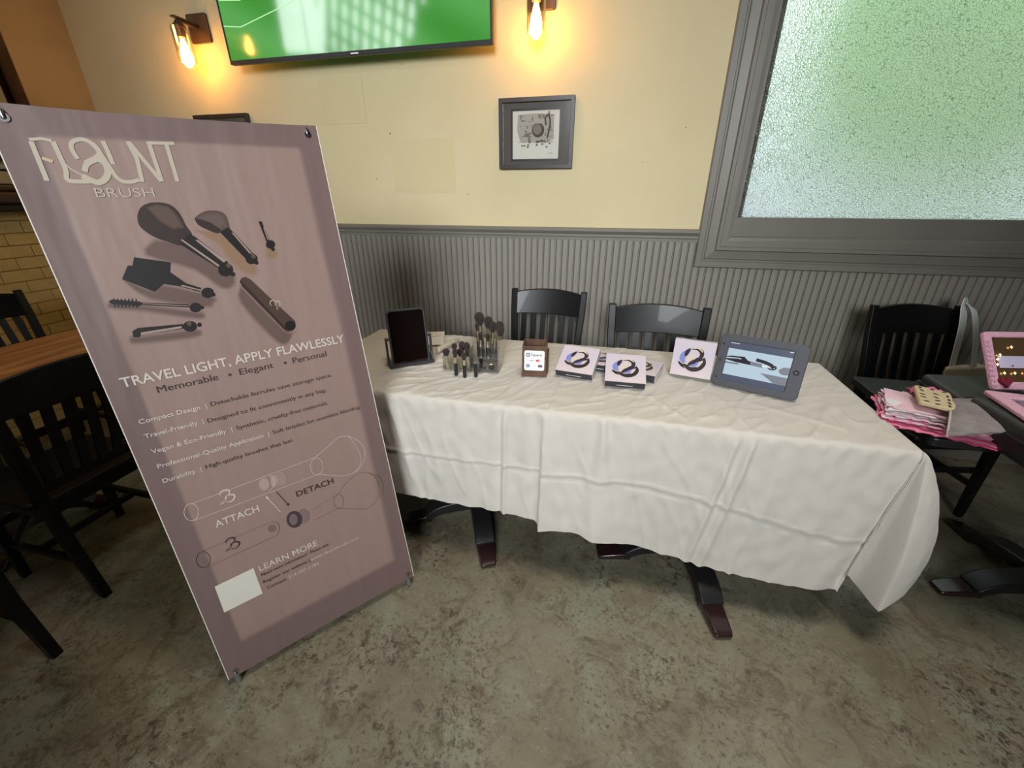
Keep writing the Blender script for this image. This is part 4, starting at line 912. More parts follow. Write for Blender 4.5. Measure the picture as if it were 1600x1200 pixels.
# ------------------------------------------------------------------ wall lamps
plate_m = mat('bronze_plate', (92, 70, 50), .4, metal=.3)
bulb_m = mat('hot_filament_glass', (255, 190, 110), .3, emit=(255, 178, 82), estr=85)
clear = mat('clear_lamp_glass', (255, 250, 240), .02, trans=1.0, ior=1.08)
def sconce(x, label):
    t = empty('wall_lamp', (x, YW, 2.39), 0, label, 'lamp', 'wall lamps beside the television')
    MB().prism(rr(.148, .146, .010, 3), 0, .016, Matrix.Rotation(R(90), 4, 'X')).obj('wall_plate', plate_m, t, bevel=.003)
    MB().tube([(0,-.01,.0),(0,-.08,.0),(0,-.15,.0)], [.010,.009,.009], 12).box((0,-.10,.012), (.03,.16,.008)).obj('arm', plate_m, t, smooth=True)
    MB().lathe([(.014,-.085),(.022,-.080),(.026,-.050),(.026,-.020),(.018,-.005),(.010,.004)], (0,-.15,0), 20).obj('socket', plate_m, t, smooth=True)
    MB().lathe([(.036,-.040),(.038,-.036),(.038,-.028),(.034,-.024)], (0,-.15,0), 24).obj('shade_holder', plate_m, t, smooth=True)
    b = MB().lathe([(.010,-.088),(.013,-.100),(.020,-.125),(.028,-.155),(.031,-.180),(.027,-.205),(.016,-.222),(.004,-.229)], (0,-.15,0), 20).obj('bulb', bulb_m, t, smooth=True, label='glowing amber teardrop bulb')
    MB().ring([(.047*math.cos(q*.2618), .047*math.sin(q*.2618)) for q in range(24)], [(.0455*math.cos(q*.2618), .0455*math.sin(q*.2618)) for q in range(24)], -.20, -.034).obj('glass_shade', M['acrylic'], t, loc=(0,-.15,0), label='clear glass cylinder shade')
    return t
s1 = sconce(-2.635, 'glowing wall lamp with amber bulb left of the television')
c = copy_tree(s1); c.location = (-.49, YW, 2.39); c['label'] = 'glowing wall lamp with amber bulb right of the television, above the framed print'
s3 = copy_tree(s1); s3.location = (XL, 1.0, 2.9); s3.rotation_euler = (0, 0, R(90)); s3['label'] = 'added out-of-view wall lamp on the left side wall'  # unseen lamp, added to light the left wall

# ------------------------------------------------------------------ framed prints
frame_m = mat('dark_picture_frame', (58, 50, 46), .35, var=.2, vscale=12)
mat_m = mat('grey_mat_board', (92, 84, 78), .5)
paper_m = mat('print_paper', (232, 226, 216), .6)
ink = [mat('ink_%s' % n, c, .7) for n, c in (('light', (190,182,172)), ('mid', (146,136,126)), ('deep', (92,82,74)))]
glaze = M['acrylic']
def picture(x, z, label):
    t = empty('framed_print', (x, YW-.004, z), R(0), label, 'picture', 'framed drawings on the wall')
    W_, H_ = .43, .352
    MB().ring(rr(W_, H_, .002, 1), rr(W_-.044, H_-.044, .002, 1), 0, .024, Rx).obj('frame', frame_m, t, bevel=.003)
    MB().prism(rr(W_-.04, H_-.04, .001, 1), .002, .008, Rx).obj('mat_board', mat_m, t)
    MB().ring(rr(.290, .262, .001, 1, -.002, -.006), rr(.268, .238, .001, 1, -.002, -.006), .008, .0095, Rx).obj('inner_border', frame_m, t)
    MB().prism(rr(.268, .238, .001, 1, -.002, -.006), .008, .009, Rx).obj('drawing_paper', paper_m, t)
    d = lambda mb, P, y: mb.add([(a*.1, -y, b*.1) for a, b in P], [tuple(range(len(P)))])
    r_ = random.Random(3)
    # sketch: shelves behind, a round pot on a stand, a tall jug beside it
    for li, m_ in enumerate(ink):
        mb = MB()
        if li == 0:
            d(mb, [(-1.05,.95),(-.2,1.0),(1.0,.92),(1.05,-.25),(.6,-.45),(-.9,-.4),(-1.1,.2)], .0095)
        if li == 1:
            for i in range(46):
                a = r_.uniform(-1.0,.9); b = r_.uniform(-.5,.9); w_ = r_.uniform(.03,.16); h_ = r_.uniform(.05,.22)
                if abs(a-.12) < .34 and abs(b-.2) < .42: continue
                d(mb, [(a,b),(a+w_,b+.01),(a+w_,b+h_),(a,b+h_-.01)], .0098)
        if li == 2:
            for i in range(26):
                a = r_.uniform(-1.0,.85); b = r_.choice([-.42,-.1,.35,.62,.86])+r_.uniform(-.03,.03); w_ = r_.uniform(.1,.35)
                if abs(a+.1-.12) < .4 and b > -.2: continue
                d(mb, [(a,b),(a+w_,b),(a+w_,b+.018),(a,b+.018)], .0100)
            for i in range(12):
                a = r_.uniform(-.9,.8); b = r_.uniform(-.75,-.35); d(mb, [(a,b),(a+.12,b+.02),(a+.1,b+.08),(a+.02,b+.09)], .0100)
        if mb.v: mb.obj('sketch_tone', m_, t)
    mb = MB(); d(mb, [(.12+.36*math.cos(k*.314), .18+.36*math.sin(k*.314)) for k in range(20)], .0102); mb.obj('drawn_pot', ink[2], t)
    mb = MB(); d(mb, [(.08+.25*math.cos(k*.314), .22+.26*math.sin(k*.314)) for k in range(20)], .0104); mb.obj('drawn_pot_light', ink[1], t)
    mb = MB(); d(mb, [(-.2,.50),(.42,.50),(.42,.58),(-.2,.58)], .0105); d(mb, [(-.05,-.18),(.28,-.18),(.36,-.30),(-.12,-.30)], .0105); mb.obj('drawn_pot_rim', ink[0], t)
    mb = MB(); ribbon(mb, spline([(.058,.04),(.052,.075),(.070,.088),(.080,.055),(.074,.015),(.066,-.02)], 4), .010, -.0106); mb.obj('drawn_jug', ink[2], t)
    mb = MB(); ribbon(mb, [(.07,-.098),(.085,-.096),(.10,-.099)], .0015, -.0106); mb.obj('pencil_signature', ink[2], t)
    MB().prism(rr(W_-.046, H_-.046, .001, 1), .012, .014, Rx).obj('glazing', glaze, t)
    return t
p1 = picture(-.505, 1.771, 'dark framed drawing of a round pot, right of the television')
c = copy_tree(p1); c.location = (-2.63, YW-.004, 1.765); c['label'] = 'dark framed print partly hidden behind the top of the banner'

# ================================================================== things on the tablecloth
TZ = .766
# cosmetics mirror on its stand
mr = empty('tabletop_mirror', (-.845, 1.575, TZ), R(38), 'black rectangular tilting mirror on a stand at the left end of the table', 'mirror')
blk = mat('satin_black_plastic', (52, 52, 54), .4)
MB().box((0,0,.007), (.200,.075,.014)).obj('base', blk, mr, bevel=.003)
for s in (-1, 1): MB().rects([(s*.096,0,.010,.004,.030),(s*.096,0,.05,.004,.012),(s*.096,0,.128,.004,.010)]).obj('side_arm', blk, mr, bevel=.002)
mp_ = empty('mirror_panel', (0, 0, .122)); mp_.parent = mr; mp_.rotation_euler = (R(-9), 0, 0)
MB().ring(rr(.166,.246,.020,6), rr(.150,.230,.014,6), -.004, .010, Rx).obj('panel_frame', blk, mp_, bevel=.002)
MB().prism(rr(.156,.236,.016,6), -.004, .003, Rx).obj('mirror_glass', M['glassy'], mp_, label='dark reflecting glass')
MB().tube([(-.098,0,0),(-.08,0,0)], .006, 10).tube([(.08,0,0),(.098,0,0)], .006, 10).obj('pivot', blk, mp_)
# leaflet and a loose beige handle behind it
lf = empty('paper_leaflet', (-.90, 1.915, TZ+.004), R(20), 'white paper leaflet with a thin red line lying behind the mirror', 'leaflet')
MB().box((0,0,0), (.14,.22,.0015)).obj('paper', mat('white_paper', (232,226,222), .6), lf)
MB().box((0,.02,.0012), (.12,.003,.0006), Matrix.Rotation(R(14),4,'Z')).obj('red_line', mat('red_ink', (176,70,80), .6), lf)
bt = MB().tube([(0,0,0),(0,.002,0),(0,.15,0),(0,.152,0)], [.010,.0135,.0135,.010], 16).obj('brush_tube', mat('beige_rubber_tube', (186,174,152), .5), smooth=True)
bt.location = (-.775, 1.715, TZ+.019); bt.rotation_euler = (0, 0, R(-14)); tag(bt, 'plain beige cylinder lying on the cloth right of the mirror', 'tube')

# clear acrylic organiser
og = empty('acrylic_organiser', (-.557, 1.60, TZ+.002), R(5), 'clear acrylic brush organiser holding makeup brushes', 'organiser')
def pane_(c, d, nm='panel'): MB().box(c, d).obj(nm, M['acrylic'], og, bevel=.0006, seg=1)
pane_((0,0,.002), (.240,.125,.004), 'base'); T_ = .003
pane_((0,-.060,.034), (.240,T_,.062), 'front_panel'); pane_((-.119,0,.034), (T_,.12,.062), 'side_panel'); pane_((.119,0,.07), (T_,.12,.135), 'side_panel')
pane_((-.003,0,.05), (T_,.12,.09), 'divider'); pane_((0,.060,.070), (.240,T_,.135), 'back_panel')
pane_((.058,.0,.075), (.120,T_,.145), 'divider'); pane_((.058,-.030,.062), (.118,.058,T_), 'drawer_lid'); pane_((-.06,.0,.034), (.112,T_,.060), 'divider')
kn = MB().lathe([(.002,.0),(.009,.003),(.009,.008),(.003,.012)], (0,0,0), 12, Matrix.Rotation(R(90),4,'Y')).obj('knob', M['acrylic'], og, smooth=True); kn.location = (.121, -.02, .06)

def brush(loc, tilt, az, hl, hr, fl_, fr, bl, br, label, kind='long', flat=1.0):
    t = empty('makeup_brush', loc, 0, label, 'brush', None); t.rotation_euler = (tilt, 0, az)
    z = 0
    if hl > 0:
        MB().lathe([(hr*.85,0),(hr,.003),(hr,hl*.6),(hr*.92,hl)], (0,0,0), 14).obj('handle', M['black'], t, smooth=True); z = hl
    if fl_ > 0:
        MB().lathe([(fr*.9,z-.001),(fr,z+.002),(fr*1.08,z+fl_)], (0,0,0), 14).obj('ferrule', M['gold'], t, smooth=True); z += fl_
    if bl > 0:
        MB().lathe([(fr,z-.002),(br*.75,z+bl*.22),(br,z+bl*.55),(br*.90,z+bl*.78),(br*.55,z+bl*.94),(br*.12,z+bl)], (0,0,0), 18).obj('bristle_head', M['bristle'], t, smooth=True)
    return t
def og_pt(x, y, z): a = R(5); return (-.557+x*math.cos(a)-y*math.sin(a), 1.60+x*math.sin(a)+y*math.cos(a), TZ+z)
long_pos = [(.018,.045,-4,'narrow dark head','leftmost long brush in the tall tray'),(.038,.040,-7,'','large round powder brush, tallest in the organiser'),(.052,.047,2,'','full round brush just right of the tallest one'),
            (.070,.040,4,'','fluffy long brush in the middle right of the tall tray'),(.086,.044,9,'','rightmost long brush, leaning right'),(.098,.030,8,'','long brush at the right corner of the tall tray'),(.030,.022,-2,'','front left long brush of the tall tray'),(.060,.020,0,'','front middle long brush of the tall tray')]
hd = [(.032,.010),(.052,.019),(.048,.017),(.044,.014),(.046,.017),(.040,.014),(.03,.008),(.028,.009)]
for i, (x_, y_, lean, _, lb) in enumerate(long_pos):
    ln = [.075,.085,.080,.070,.072,.068,.062,.060][i]
    b_ = brush(og_pt(x_, y_, .007), R(-2), 0, ln*1.28, .0092, [.046,.060,.052,.050,.048,.042,.03,.03][i], .0080, hd[i][0]*1.1, hd[i][1]*1.18, lb); b_.rotation_euler = (R(-3), R(lean*.8), 0); b_['group'] = 'long makeup brushes in the tall tray'
short_pos = [(-.107,-.035,.030,.014,'domed brush head at the left front corner of the low tray'),(-.092,.028,.034,.011,'small rounded brush head at the back left of the low tray'),(-.078,-.030,.026,.009,'small brush head between the domed ones in the low tray'),
             (-.062,.030,.044,.013,'oval brush head standing highest in the low tray'),(-.045,-.030,.032,.014,'wide dark brush head front middle of the low tray'),(-.030,.024,.042,.014,'tall rounded brush head right of the oval one'),(-.014,-.028,.034,.010,'angled brush head at the right of the low tray')]
for x_, y_, bl_, br_, lb in short_pos:
    b_ = brush(og_pt(x_, y_, .006), 0, 0, 0, 0, .052, .0075, bl_*1.05, br_*1.15, lb); b_.rotation_euler = (R(-2), R(random.uniform(-5,5)), 0); b_['group'] = 'short brush heads in the low tray'
for (x_, y_, rz_, lb) in ((.030,-.040,80,'black brush lying in the clear drawer, front one'),(.036,-.028,104,'black brush lying in the clear drawer, rear one')):
    b_ = brush(og_pt(x_-.02, y_, .016), 0, 0, .062, .006, .012, .005, .022, .010, lb); b_.rotation_euler = (0, R(84), R(rz_-90)); b_['group'] = 'brushes lying in the clear drawer'
for (x_, y_, f_, b2, lb) in ((-.597,1.488,.030,.038,'short dark brush standing before the organiser, leftmost of three'),(-.554,1.474,.028,.030,'short dark brush standing before the organiser, middle of three'),(-.512,1.492,.0,.0,'bare dark handle standing before the organiser, rightmost of three')):
    b_ = brush((x_, y_, TZ+.002), 0, 0, .050, .0078, f_, .0050, b2, .011 if b2 else 0, lb); b_['group'] = 'handles standing in front of the organiser'
    MB().lathe([(.0074,.049),(.0074,.053),(.003,.055)], (0,0,0), 12).obj('cap', M['black'], b_, smooth=True)

# wooden card box
wbx = empty('wooden_box', (-.284, 1.596, TZ), R(7), 'open stained-wood box with a white card payment sign on its front', 'box')
bw, bd, bh, tk = .100, .095, .134, .009
MB().box((0,-bd/2+tk/2,.012+(bh-.012)*.28), (bw,tk,(bh-.012)*.56)).obj('board', M['walnut'], wbx, bevel=.0015)
MB().box((0,-bd/2+tk/2,.012+(bh-.012)*.79), (bw,tk,(bh-.012)*.40)).obj('board', M['walnut'], wbx, bevel=.0015)
MB().box((0,bd/2-tk/2,bh/2), (bw,tk,bh)).obj('board', M['walnut'], wbx, bevel=.0015)
for s in (-1, 1): MB().box((s*(bw/2-tk/2),0,bh/2), (tk,bd-2*tk,bh)).obj('board', M['walnut'], wbx, bevel=.0015)
MB().box((0,0,.008), (bw+.004,bd+.004,.012)).obj('bottom', M['walnut'], wbx, bevel=.002)
MB().box((bw/2+.004,.01,.055), (.006,.05,.09)).obj('side_cleat', M['walnut'], wbx, bevel=.0015)
yf = -bd/2-.0015
MB().prism(rr(.082,.086,.008,4,0,.073), bd/2, bd/2+.002, Rx).obj('sign_card', M['white'], wbx, label='white rounded card with payment logos')
P_ = {k: mat('print_'+k, v, .4) for k, v in dict(sq=(60,62,68), visa=(96,100,116), red=(206,66,74), orange=(226,120,112), blue=(92,128,176), grey=(150,152,158), crimson=(170,60,90), navy=(60,64,100)).items()}
yy = -bd/2-.0024
MB().ring(rr(.015,.015,.003,3,-.026,.098), rr(.009,.009,.0015,3,-.026,.098), -yy, -yy+.0003, Rx).obj('square_logo', P_['sq'], wbx)
MB().prism(rr(.0035,.0035,.0006,2,-.026,.098), -yy, -yy+.0003, Rx).obj('square_logo', P_['sq'], wbx)
text_part('Square', P_['sq'], wbx, -.013, .0935, .043, .0115, yy, .012)
text_part('VISA', P_['visa'], wbx, -.022, .0705, .020, .0062, yy, .02)
for x_, k in ((.011,'red'),(.018,'orange')):
    mb = MB(); mb.add([(x_+.0052*math.cos(q*.5236), yy-(0 if k=='orange' else .0003), .0738+.0052*math.sin(q*.5236)) for q in range(12)], [tuple(range(12))]); mb.obj('card_logo', P_[k], wbx)
MB().prism(rr(.015,.013,.001,1,-.026,.0505), -yy, -yy+.0002, Rx).obj('card_logo', P_['blue'], wbx)
text_part('AMEX', M['white'], wbx, -.032, .0488, .012, .0036, yy-.0004, .01)
text_part('DISCOVER', P_['grey'], wbx, -.010, .0495, .020, .0036, yy, .0)
MB().prism(rr(.006,.011,.0015,2,.019,.0502), -yy, -yy+.0002, Rx).prism(rr(.005,.011,.0015,2,.0305,.0502), -yy, -yy+.0002, Rx).obj('card_logo', P_['navy'], wbx)
MB().prism(rr(.0052,.011,.0015,2,.0248,.0502), -yy, -yy+.0003, Rx).obj('card_logo', P_['crimson'], wbx)

# printed gift boxes
def cover_mat():
    return mat('pearl_lilac_card', (214, 198, 196), .32, c2=(198, 190, 204), vscale=3.5, coat=.2)
cvm = cover_mat(); sidem = mat('charcoal_box_side', (52, 52, 58), .35); lilac = mat('lilac_gloss_print', (128, 136, 196), .3); creamp = mat('cream_gloss_print', (214, 200, 168), .3); darkp = mat('dark_gloss_print', (52, 44, 46), .3)
def gift_box(label, sz=.155, th=.032):
    t = empty('gift_box', (0,0,0), 0, label, 'box', 'pearl printed gift boxes')
    MB().box((0, 0, th/2), (sz-.003, sz-.003, th-.004)).obj('tray', sidem, t, bevel=.001)
    MB().box((0, .002, th-.0035), (sz, sz-.004, .009)).box((-sz/2+.001,.002,th/2), (.002,sz-.004,th)).box((sz/2-.001,.002,th/2), (.002,sz-.004,th)).box((0,sz/2-.002,th/2), (sz,.002,th)).obj('lid', cvm, t, bevel=.001)
    MB().box((.0, -sz/2+.0008, th*.42), (.062, .0008, .0016)).obj('side_print', M['white'], t)
    M4 = Matrix.Translation((0, 0, th+.0012)) @ Matrix.Rotation(R(-90), 4, 'X')
    S = .096
    def pr(pts, w_, m_, y, tp=True, nm='cover_print'):
        mb = MB(); ribbon(mb, spline([((a-.5)*S, (b-.5)*S) for a, b in pts], 5), w_*S, y, taper=tp); mb.v = [tuple(M4 @ Vector(p)) for p in mb.v]; return mb.obj(nm, m_, t)
    pr([(.30,.90),(.12,.66),(.10,.45),(.22,.32)], .24, lilac, .0); pr([(.40,.94),(.62,.98),(.80,.84),(.78,.62),(.60,.54)], .17, darkp, -.0003)
    pr([(.42,.96),(.64,1.02),(.84,.86)], .07, creamp, -.0006); pr([(.34,.95),(.24,.78),(.20,.60)], .16, darkp, -.0004); pr([(.52,.80),(.50,.62),(.36,.50),(.22,.36)], .11, creamp, -.0007)
    pr([(.92,.64),(.96,.40),(.82,.18),(.58,.08),(.36,.12),(.22,.26)], .20, darkp, -.0005); pr([(.90,.56),(.70,.50),(.46,.34),(.34,.20)], .17, darkp, -.0006)
    pr([(.72,.42),(.62,.28),(.44,.22)], .12, lilac, -.0008); pr([(.88,.44),(.78,.26),(.66,.20)], .035, creamp, -.0010); pr([(.30,.22),(.10,.22),(-.04,.34)], .12, darkp, -.0006); pr([(.26,.10),(.06,.18)], .06, darkp, -.0006)
    pr([(.36,.30),(.14,.28),(.0,.36)], .03, creamp, -.0010)
    return t
ga = gift_box('pearl gift box propped up right of the wooden card box')
sz = .155
def place_box(o, fx, fy, yaw, tilt, z=TZ+.001):
    # front lower edge midpoint at (fx, fy), back edge raised by the tilt
    m_ = Matrix.Translation((fx, fy, z)) @ Matrix.Rotation(yaw, 4, 'Z') @ Matrix.Rotation(tilt, 4, 'X') @ Matrix.Translation((0, sz/2, 0))
    o.matrix_world = m_
place_box(ga, -.117, 1.573, R(-9), R(25))
gb = copy_tree(ga); gb['label'] = 'pearl gift box propped up in front, nearest to the table edge'; place_box(gb, .085, 1.521, R(1), R(24.5))
gc = copy_tree(ga); gc['label'] = 'pearl gift box lying mostly hidden between the two propped boxes'; place_box(gc, -.030, 1.668, R(-9), R(4))
gd = copy_tree(ga); gd['label'] = 'pearl gift box lying behind the front propped box, its right corner showing'; place_box(gd, .128, 1.615, R(-17), R(2))
ge = copy_tree(ga); ge['label'] = 'pearl gift box standing upright just left of the tablet'
ge.matrix_world = Matrix.Translation((.352, 1.712, TZ+.001)) @ Matrix.Rotation(R(-13), 4, 'Z') @ Matrix.Rotation(R(84), 4, 'X') @ Matrix.Translation((0, sz/2, -.0))
text_part('FLAUNT', darkp, ge, -.042, 0, .084, .012, 0, .01, 'edge_print', M=Matrix.Translation((0, sz/2+.0006, .011)) @ Matrix.Rotation(R(180), 4, 'Z'))

# tablet in a rugged case
tb = empty('tablet_computer', (.558, 1.600, TZ), R(-20.5), 'tablet in a rugged black case playing a brush video, at the right of the table', 'tablet')
pn = empty('tablet_body', (0, 0, 0)); pn.parent = tb; pn.rotation_euler = (R(-17), 0, R(0))
casem = mat('charcoal_rubber_case', (62, 64, 72), .5, bump=.1, bscale=200)
TWd, THt = .292, .205
MB().ring(rr(TWd, THt, .020, 6, 0, THt/2), rr(.212, .150, .003, 6, -.006, THt/2), -.006, .011, Rx).obj('case_rim', casem, pn, bevel=.003)
MB().prism(rr(TWd-.006, THt-.006, .018, 6, 0, THt/2), -.010, .004, Rx).obj('case_back', casem, pn, bevel=.002)
MB().prism(rr(.250, .174, .004, 4, -.002, THt/2), .004, .0085, Rx).obj('glass_front', mat('tablet_glass', (22,22,26), .08), pn)
def scr(x0, x1, z0, z1, m_, y=-.0092, nm='screen_picture'): MB().add([(x0,y,z0),(x1,y,z0),(x1,y,z1),(x0,y,z1)], [(0,1,2,3)]).obj(nm, m_, pn)
e1 = mat('screen_pale_blue', (10,10,10), .15, emit=(202,224,238), estr=.95); e2 = mat('screen_slate', (10,10,10), .15, emit=(98,104,126), estr=.85); e3 = mat('screen_dark', (10,10,10), .15, emit=(58,54,64), estr=.8)
e4 = mat('screen_mid', (10,10,10), .15, emit=(146,150,160), estr=.85); e5 = mat('screen_white', (10,10,10), .15, emit=(240,246,250), estr=1.0)
sx0, sx1, sz0, sz1 = -.112, .100, .0275, .1775
scr(sx0, sx1, sz0, sz1, e2); scr(sx0, sx1, sz0+.022, sz1-.026, e1, -.0094)
def blob(P, m_, y): tri_obj('screen_picture', MB().add([(a, y, b) for a, b in P], [tuple(range(len(P)))]), m_, pn)
zc = .112
blob([(sx0,zc-.006),(sx0,zc-.001),(-.075,zc+.004),(-.02,zc+.002),(-.02,zc-.012),(-.08,zc-.010)], e3, -.0096)
blob([(sx0,zc+.004),(sx0,zc+.007),(-.095,zc+.012),(-.060,zc+.014),(-.05,zc+.009),(-.09,zc+.006)], e3, -.0096)
blob([(-.070,zc+.014),(-.052,zc+.015),(-.036,zc+.002),(-.03,zc-.010),(-.05,zc-.006)], e3, -.0097)
blob([(sx0,zc-.014),(-.07,zc-.012),(-.062,zc-.018),(sx0,zc-.020)], e4, -.0096); blob([(-.030,zc+.002),(.010,zc+.000),(.014,zc-.014),(-.026,zc-.012)], e4, -.0098)
mb = MB(); ribbon(mb, spline([(-.012,zc+.012),(.004,zc+.010),(.022,zc+.007),(.040,zc+.001),(.050,zc-.008)], 5), .012, -.0099); mb.obj('screen_picture', e3, pn)
mb = MB(); ribbon(mb, spline([(.052,zc+.001),(.057,zc-.006),(.050,zc-.013),(.038,zc-.013),(.030,zc-.008)], 5), .005, -.0100); mb.obj('screen_picture', e3, pn)
blob([(.010,zc-.003),(.034,zc-.004),(.040,zc-.010),(.012,zc-.010)], e5, -.0100)
blob([(.066,zc-.010),(.080,zc+.002),(sx1,zc+.003),(sx1,zc-.024),(.080,zc-.026),(.070,zc-.020)], e4, -.0098)
blob([(.010,zc-.034),(sx1,zc-.034),(sx1,.050),(.060,.050),(.030,zc-.044)], e4, -.0095)
scr(sx0+.004, sx0+.034, sz1-.006, sz1-.004, e5, -.0097); scr(sx1-.014, sx1-.002, sz1-.007, sz1-.004, e5, -.0097)
for z_ in (.035, .165): MB().lathe([(.003,0),(.0045,.001),(.003,.002)], (0,0,0), 10, Matrix.Rotation(R(90),4,'X')).obj('case_rivet', M['black'], pn, loc=(-.132, -.0115, z_))
MB().box((-.132,-.0112,THt/2), (.008,.002,.014)).obj('case_slot', M['black'], pn)
MB().ring([(.121+.009*math.cos(q*.3927), THt/2+.009*math.sin(q*.3927)) for q in range(16)], [(.121+.0065*math.cos(q*.3927), THt/2+.0065*math.sin(q*.3927)) for q in range(16)], .008, .012, Rx).obj('home_button', M['glassy'], pn)
MB().sweep([(0,.064,.15),(0,.115,.004)], .045, .003, up=(0,0,1)).obj('prop_stand', casem, tb)

# ================================================================== the neighbouring stall at the right
RT = .745
rtab = pedestal_table((1.775,1.60), R(9), (1.78,1.67), (1.48,.52), RT, 'black pedestal table at the right edge carrying pink tissue and black cases', M['blackmetal'], .40)
pinks = [mat('pink_tissue_%s' % n, c, .7) for n, c in (('rose', (226,132,164)), ('pale', (226,190,202)), ('white', (222,216,220)), ('deep', (204,92,134)))]
st = empty('tissue_paper_stack', (1.160, 1.508, RT+.001), R(0), 'fanned stack of pink and white tissue sheets on the black table', 'tissue')
def wavy_sheet(seed, w_, d_, z_, amp):
    mb = MB(); n1, n2 = 26, 14; vs = []
    for s in (0, 1):
        for i in range(n1+1):
            for j in range(n2+1):
                u, v = i/n1-.5, j/n2-.5
                e_ = 1+.06*noise.noise(Vector((u*5+seed, v*5, seed)))+.05*math.sin(i*2.1+seed)*(abs(v) > .4)
                vs.append((u*w_*e_, v*d_*e_, z_+amp*(noise.noise(Vector((u*4, v*4, seed*1.7)))+.35*noise.noise(Vector((u*14, v*9, seed))))+s*.0012))
    o_ = (n1+1)*(n2+1); q = lambda i, j: i*(n2+1)+j; fs = []
    for i in range(n1):
        for j in range(n2): fs.append((q(i,j), q(i,j+1), q(i+1,j+1), q(i+1,j))); fs.append((o_+q(i,j), o_+q(i+1,j), o_+q(i+1,j+1), o_+q(i,j+1)))
    return mb.add(vs, fs)
for k in range(13):
    m_ = pinks[[3,0,0,3,0,1,0,2,1,2,1,2,1][k]]
    o = wavy_sheet(k*1.3, .375-.006*k, .25-.006*k, .006+.0038*k, .005).obj('sheet', m_, st, smooth=True)
    o.location = (-.02+.004*math.sin(k*2)-.001*k, .003*math.cos(k*3)+.002*k, 0); o.rotation_euler = (0, 0, R(-22+3*math.sin(k*1.9)))
o = wavy_sheet(40, .09, .08, .0, .02).obj('crumpled_tissue', pinks[3], smooth=True); o.location = (1.125, 1.625, RT+.070); tag(o, 'small crumpled deep pink tissue on the back of the fanned stack', 'tissue')
# spotted pouch and grey pouch
spot = mat('beige_spotted_fabric', (196,176,140), .8)
sp_ = empty('spotted_pouch', (1.087, 1.535, RT+.088), R(0), 'beige pouch with dark animal spots between pink tissue and black case', 'pouch')
sp_.rotation_euler = (R(4), R(-4), R(69))
MB().prism(rr(.135,.095,.010,3), -.008, .006).obj('body', spot, sp_, bevel=.004, seg=3)
r_ = random.Random(2)
for i in range(5):
    for j in range(3):
        cx, cy = -.056+i*.027+r_.uniform(-.004,.004), -.032+j*.031+r_.uniform(-.004,.004); aa = r_.uniform(0,3)
        MB().add([(cx+.0085*math.cos(q*.785+.2)*math.cos(aa)-.0042*math.sin(q*.785)*math.sin(aa), cy+.0085*math.cos(q*.785+.2)*math.sin(aa)+.0042*math.sin(q*.785)*math.cos(aa), .0068) for q in range(8)], [tuple(range(8))]).obj('spot', M['black'], sp_)
gp = empty('grey_pouch', (0,0,0), 0, 'grey fabric pouch with pale piping draped over the pink tissue', 'pouch')
def patch(cs, n, th, bul):
    # soft quadrilateral with corners cs (four points), puffed by bul
    mb = MB(); A, B, C_, D_ = [Vector(c) for c in cs]; vs = []
    nn = (B-A).cross(D_-A).normalized()
    for s in (0, 1):
        for i in range(n+1):
            for j in range(n+1):
                u, v = i/n, j/n; p = (A*(1-u)+B*u)*(1-v)+(D_*(1-u)+C_*u)*v
                pf = bul*math.sin(math.pi*u)**.6*math.sin(math.pi*v)**.6+.004*noise.noise(p*30)
                vs.append(p+nn*(pf+th/2 if s else -th/2))
    o_ = (n+1)**2; q = lambda i, j: i*(n+1)+j; fs = []
    for i in range(n):
        for j in range(n): fs.append((q(i,j), q(i,j+1), q(i+1,j+1), q(i+1,j))); fs.append((o_+q(i,j), o_+q(i+1,j), o_+q(i+1,j+1), o_+q(i,j+1)))
    for i in range(n):
        fs += [(q(i,0),q(i+1,0),o_+q(i+1,0),o_+q(i,0)),(q(i+1,n),q(i,n),o_+q(i,n),o_+q(i+1,n)),(q(0,i+1),q(0,i),o_+q(0,i),o_+q(0,i+1)),(q(n,i),q(n,i+1),o_+q(n,i+1),o_+q(n,i))]
    return mb.add(vs, fs)
gcs = [(1.012,1.325,.800),(1.200,1.372,.815),(1.235,1.560,.835),(1.135,1.535,.835)]
patch(gcs, 14, .006, .012).obj('body', mat('grey_felt', (142,134,132), .85, bump=.3, bscale=300, c2=(120,112,110), vscale=20), gp, smooth=True)
MB().tube([gcs[0], tuple((Vector(gcs[0])+Vector(gcs[3]))/2+Vector((.0,0,.004))), gcs[3]], .003, 8).obj('piping', mat('pale_piping', (184,176,166), .7), gp, smooth=True)
# black cases
bc = mat('black_leatherette', (40, 38, 39), .42, bump=.15, bscale=250)
ca = empty('makeup_case', (0,0,0), 0, 'black padded case at the back, behind the grey pouch', 'case', 'black padded cases')
MB().prism([(1.165,1.545),(1.175,1.765),(1.50,1.80),(1.50,1.56)], RT+.001, RT+.095).obj('body', bc, ca, bevel=.016, seg=4)
MB().prism([(1.160,1.541),(1.170,1.769),(1.505,1.804),(1.505,1.556)], RT+.060, RT+.064).obj('zip', M['black'], ca, bevel=.001)
cb = empty('makeup_case', (0,0,0), 0, 'black padded case at the front, with a pink frame lying on it', 'case', 'black padded cases')
MB().prism([(1.175,1.255),(1.175,1.532),(1.78,1.545),(1.78,1.27)], RT+.001, RT+.112).obj('body', bc, cb, bevel=.018, seg=4)
MB().prism([(1.170,1.250),(1.170,1.537),(1.785,1.550),(1.785,1.265)], RT+.066, RT+.070).obj('zip', M['black'], cb, bevel=.001)
pinkf = mat('pink_crochet', (232,178,200), .8, bump=.8, bscale=220)
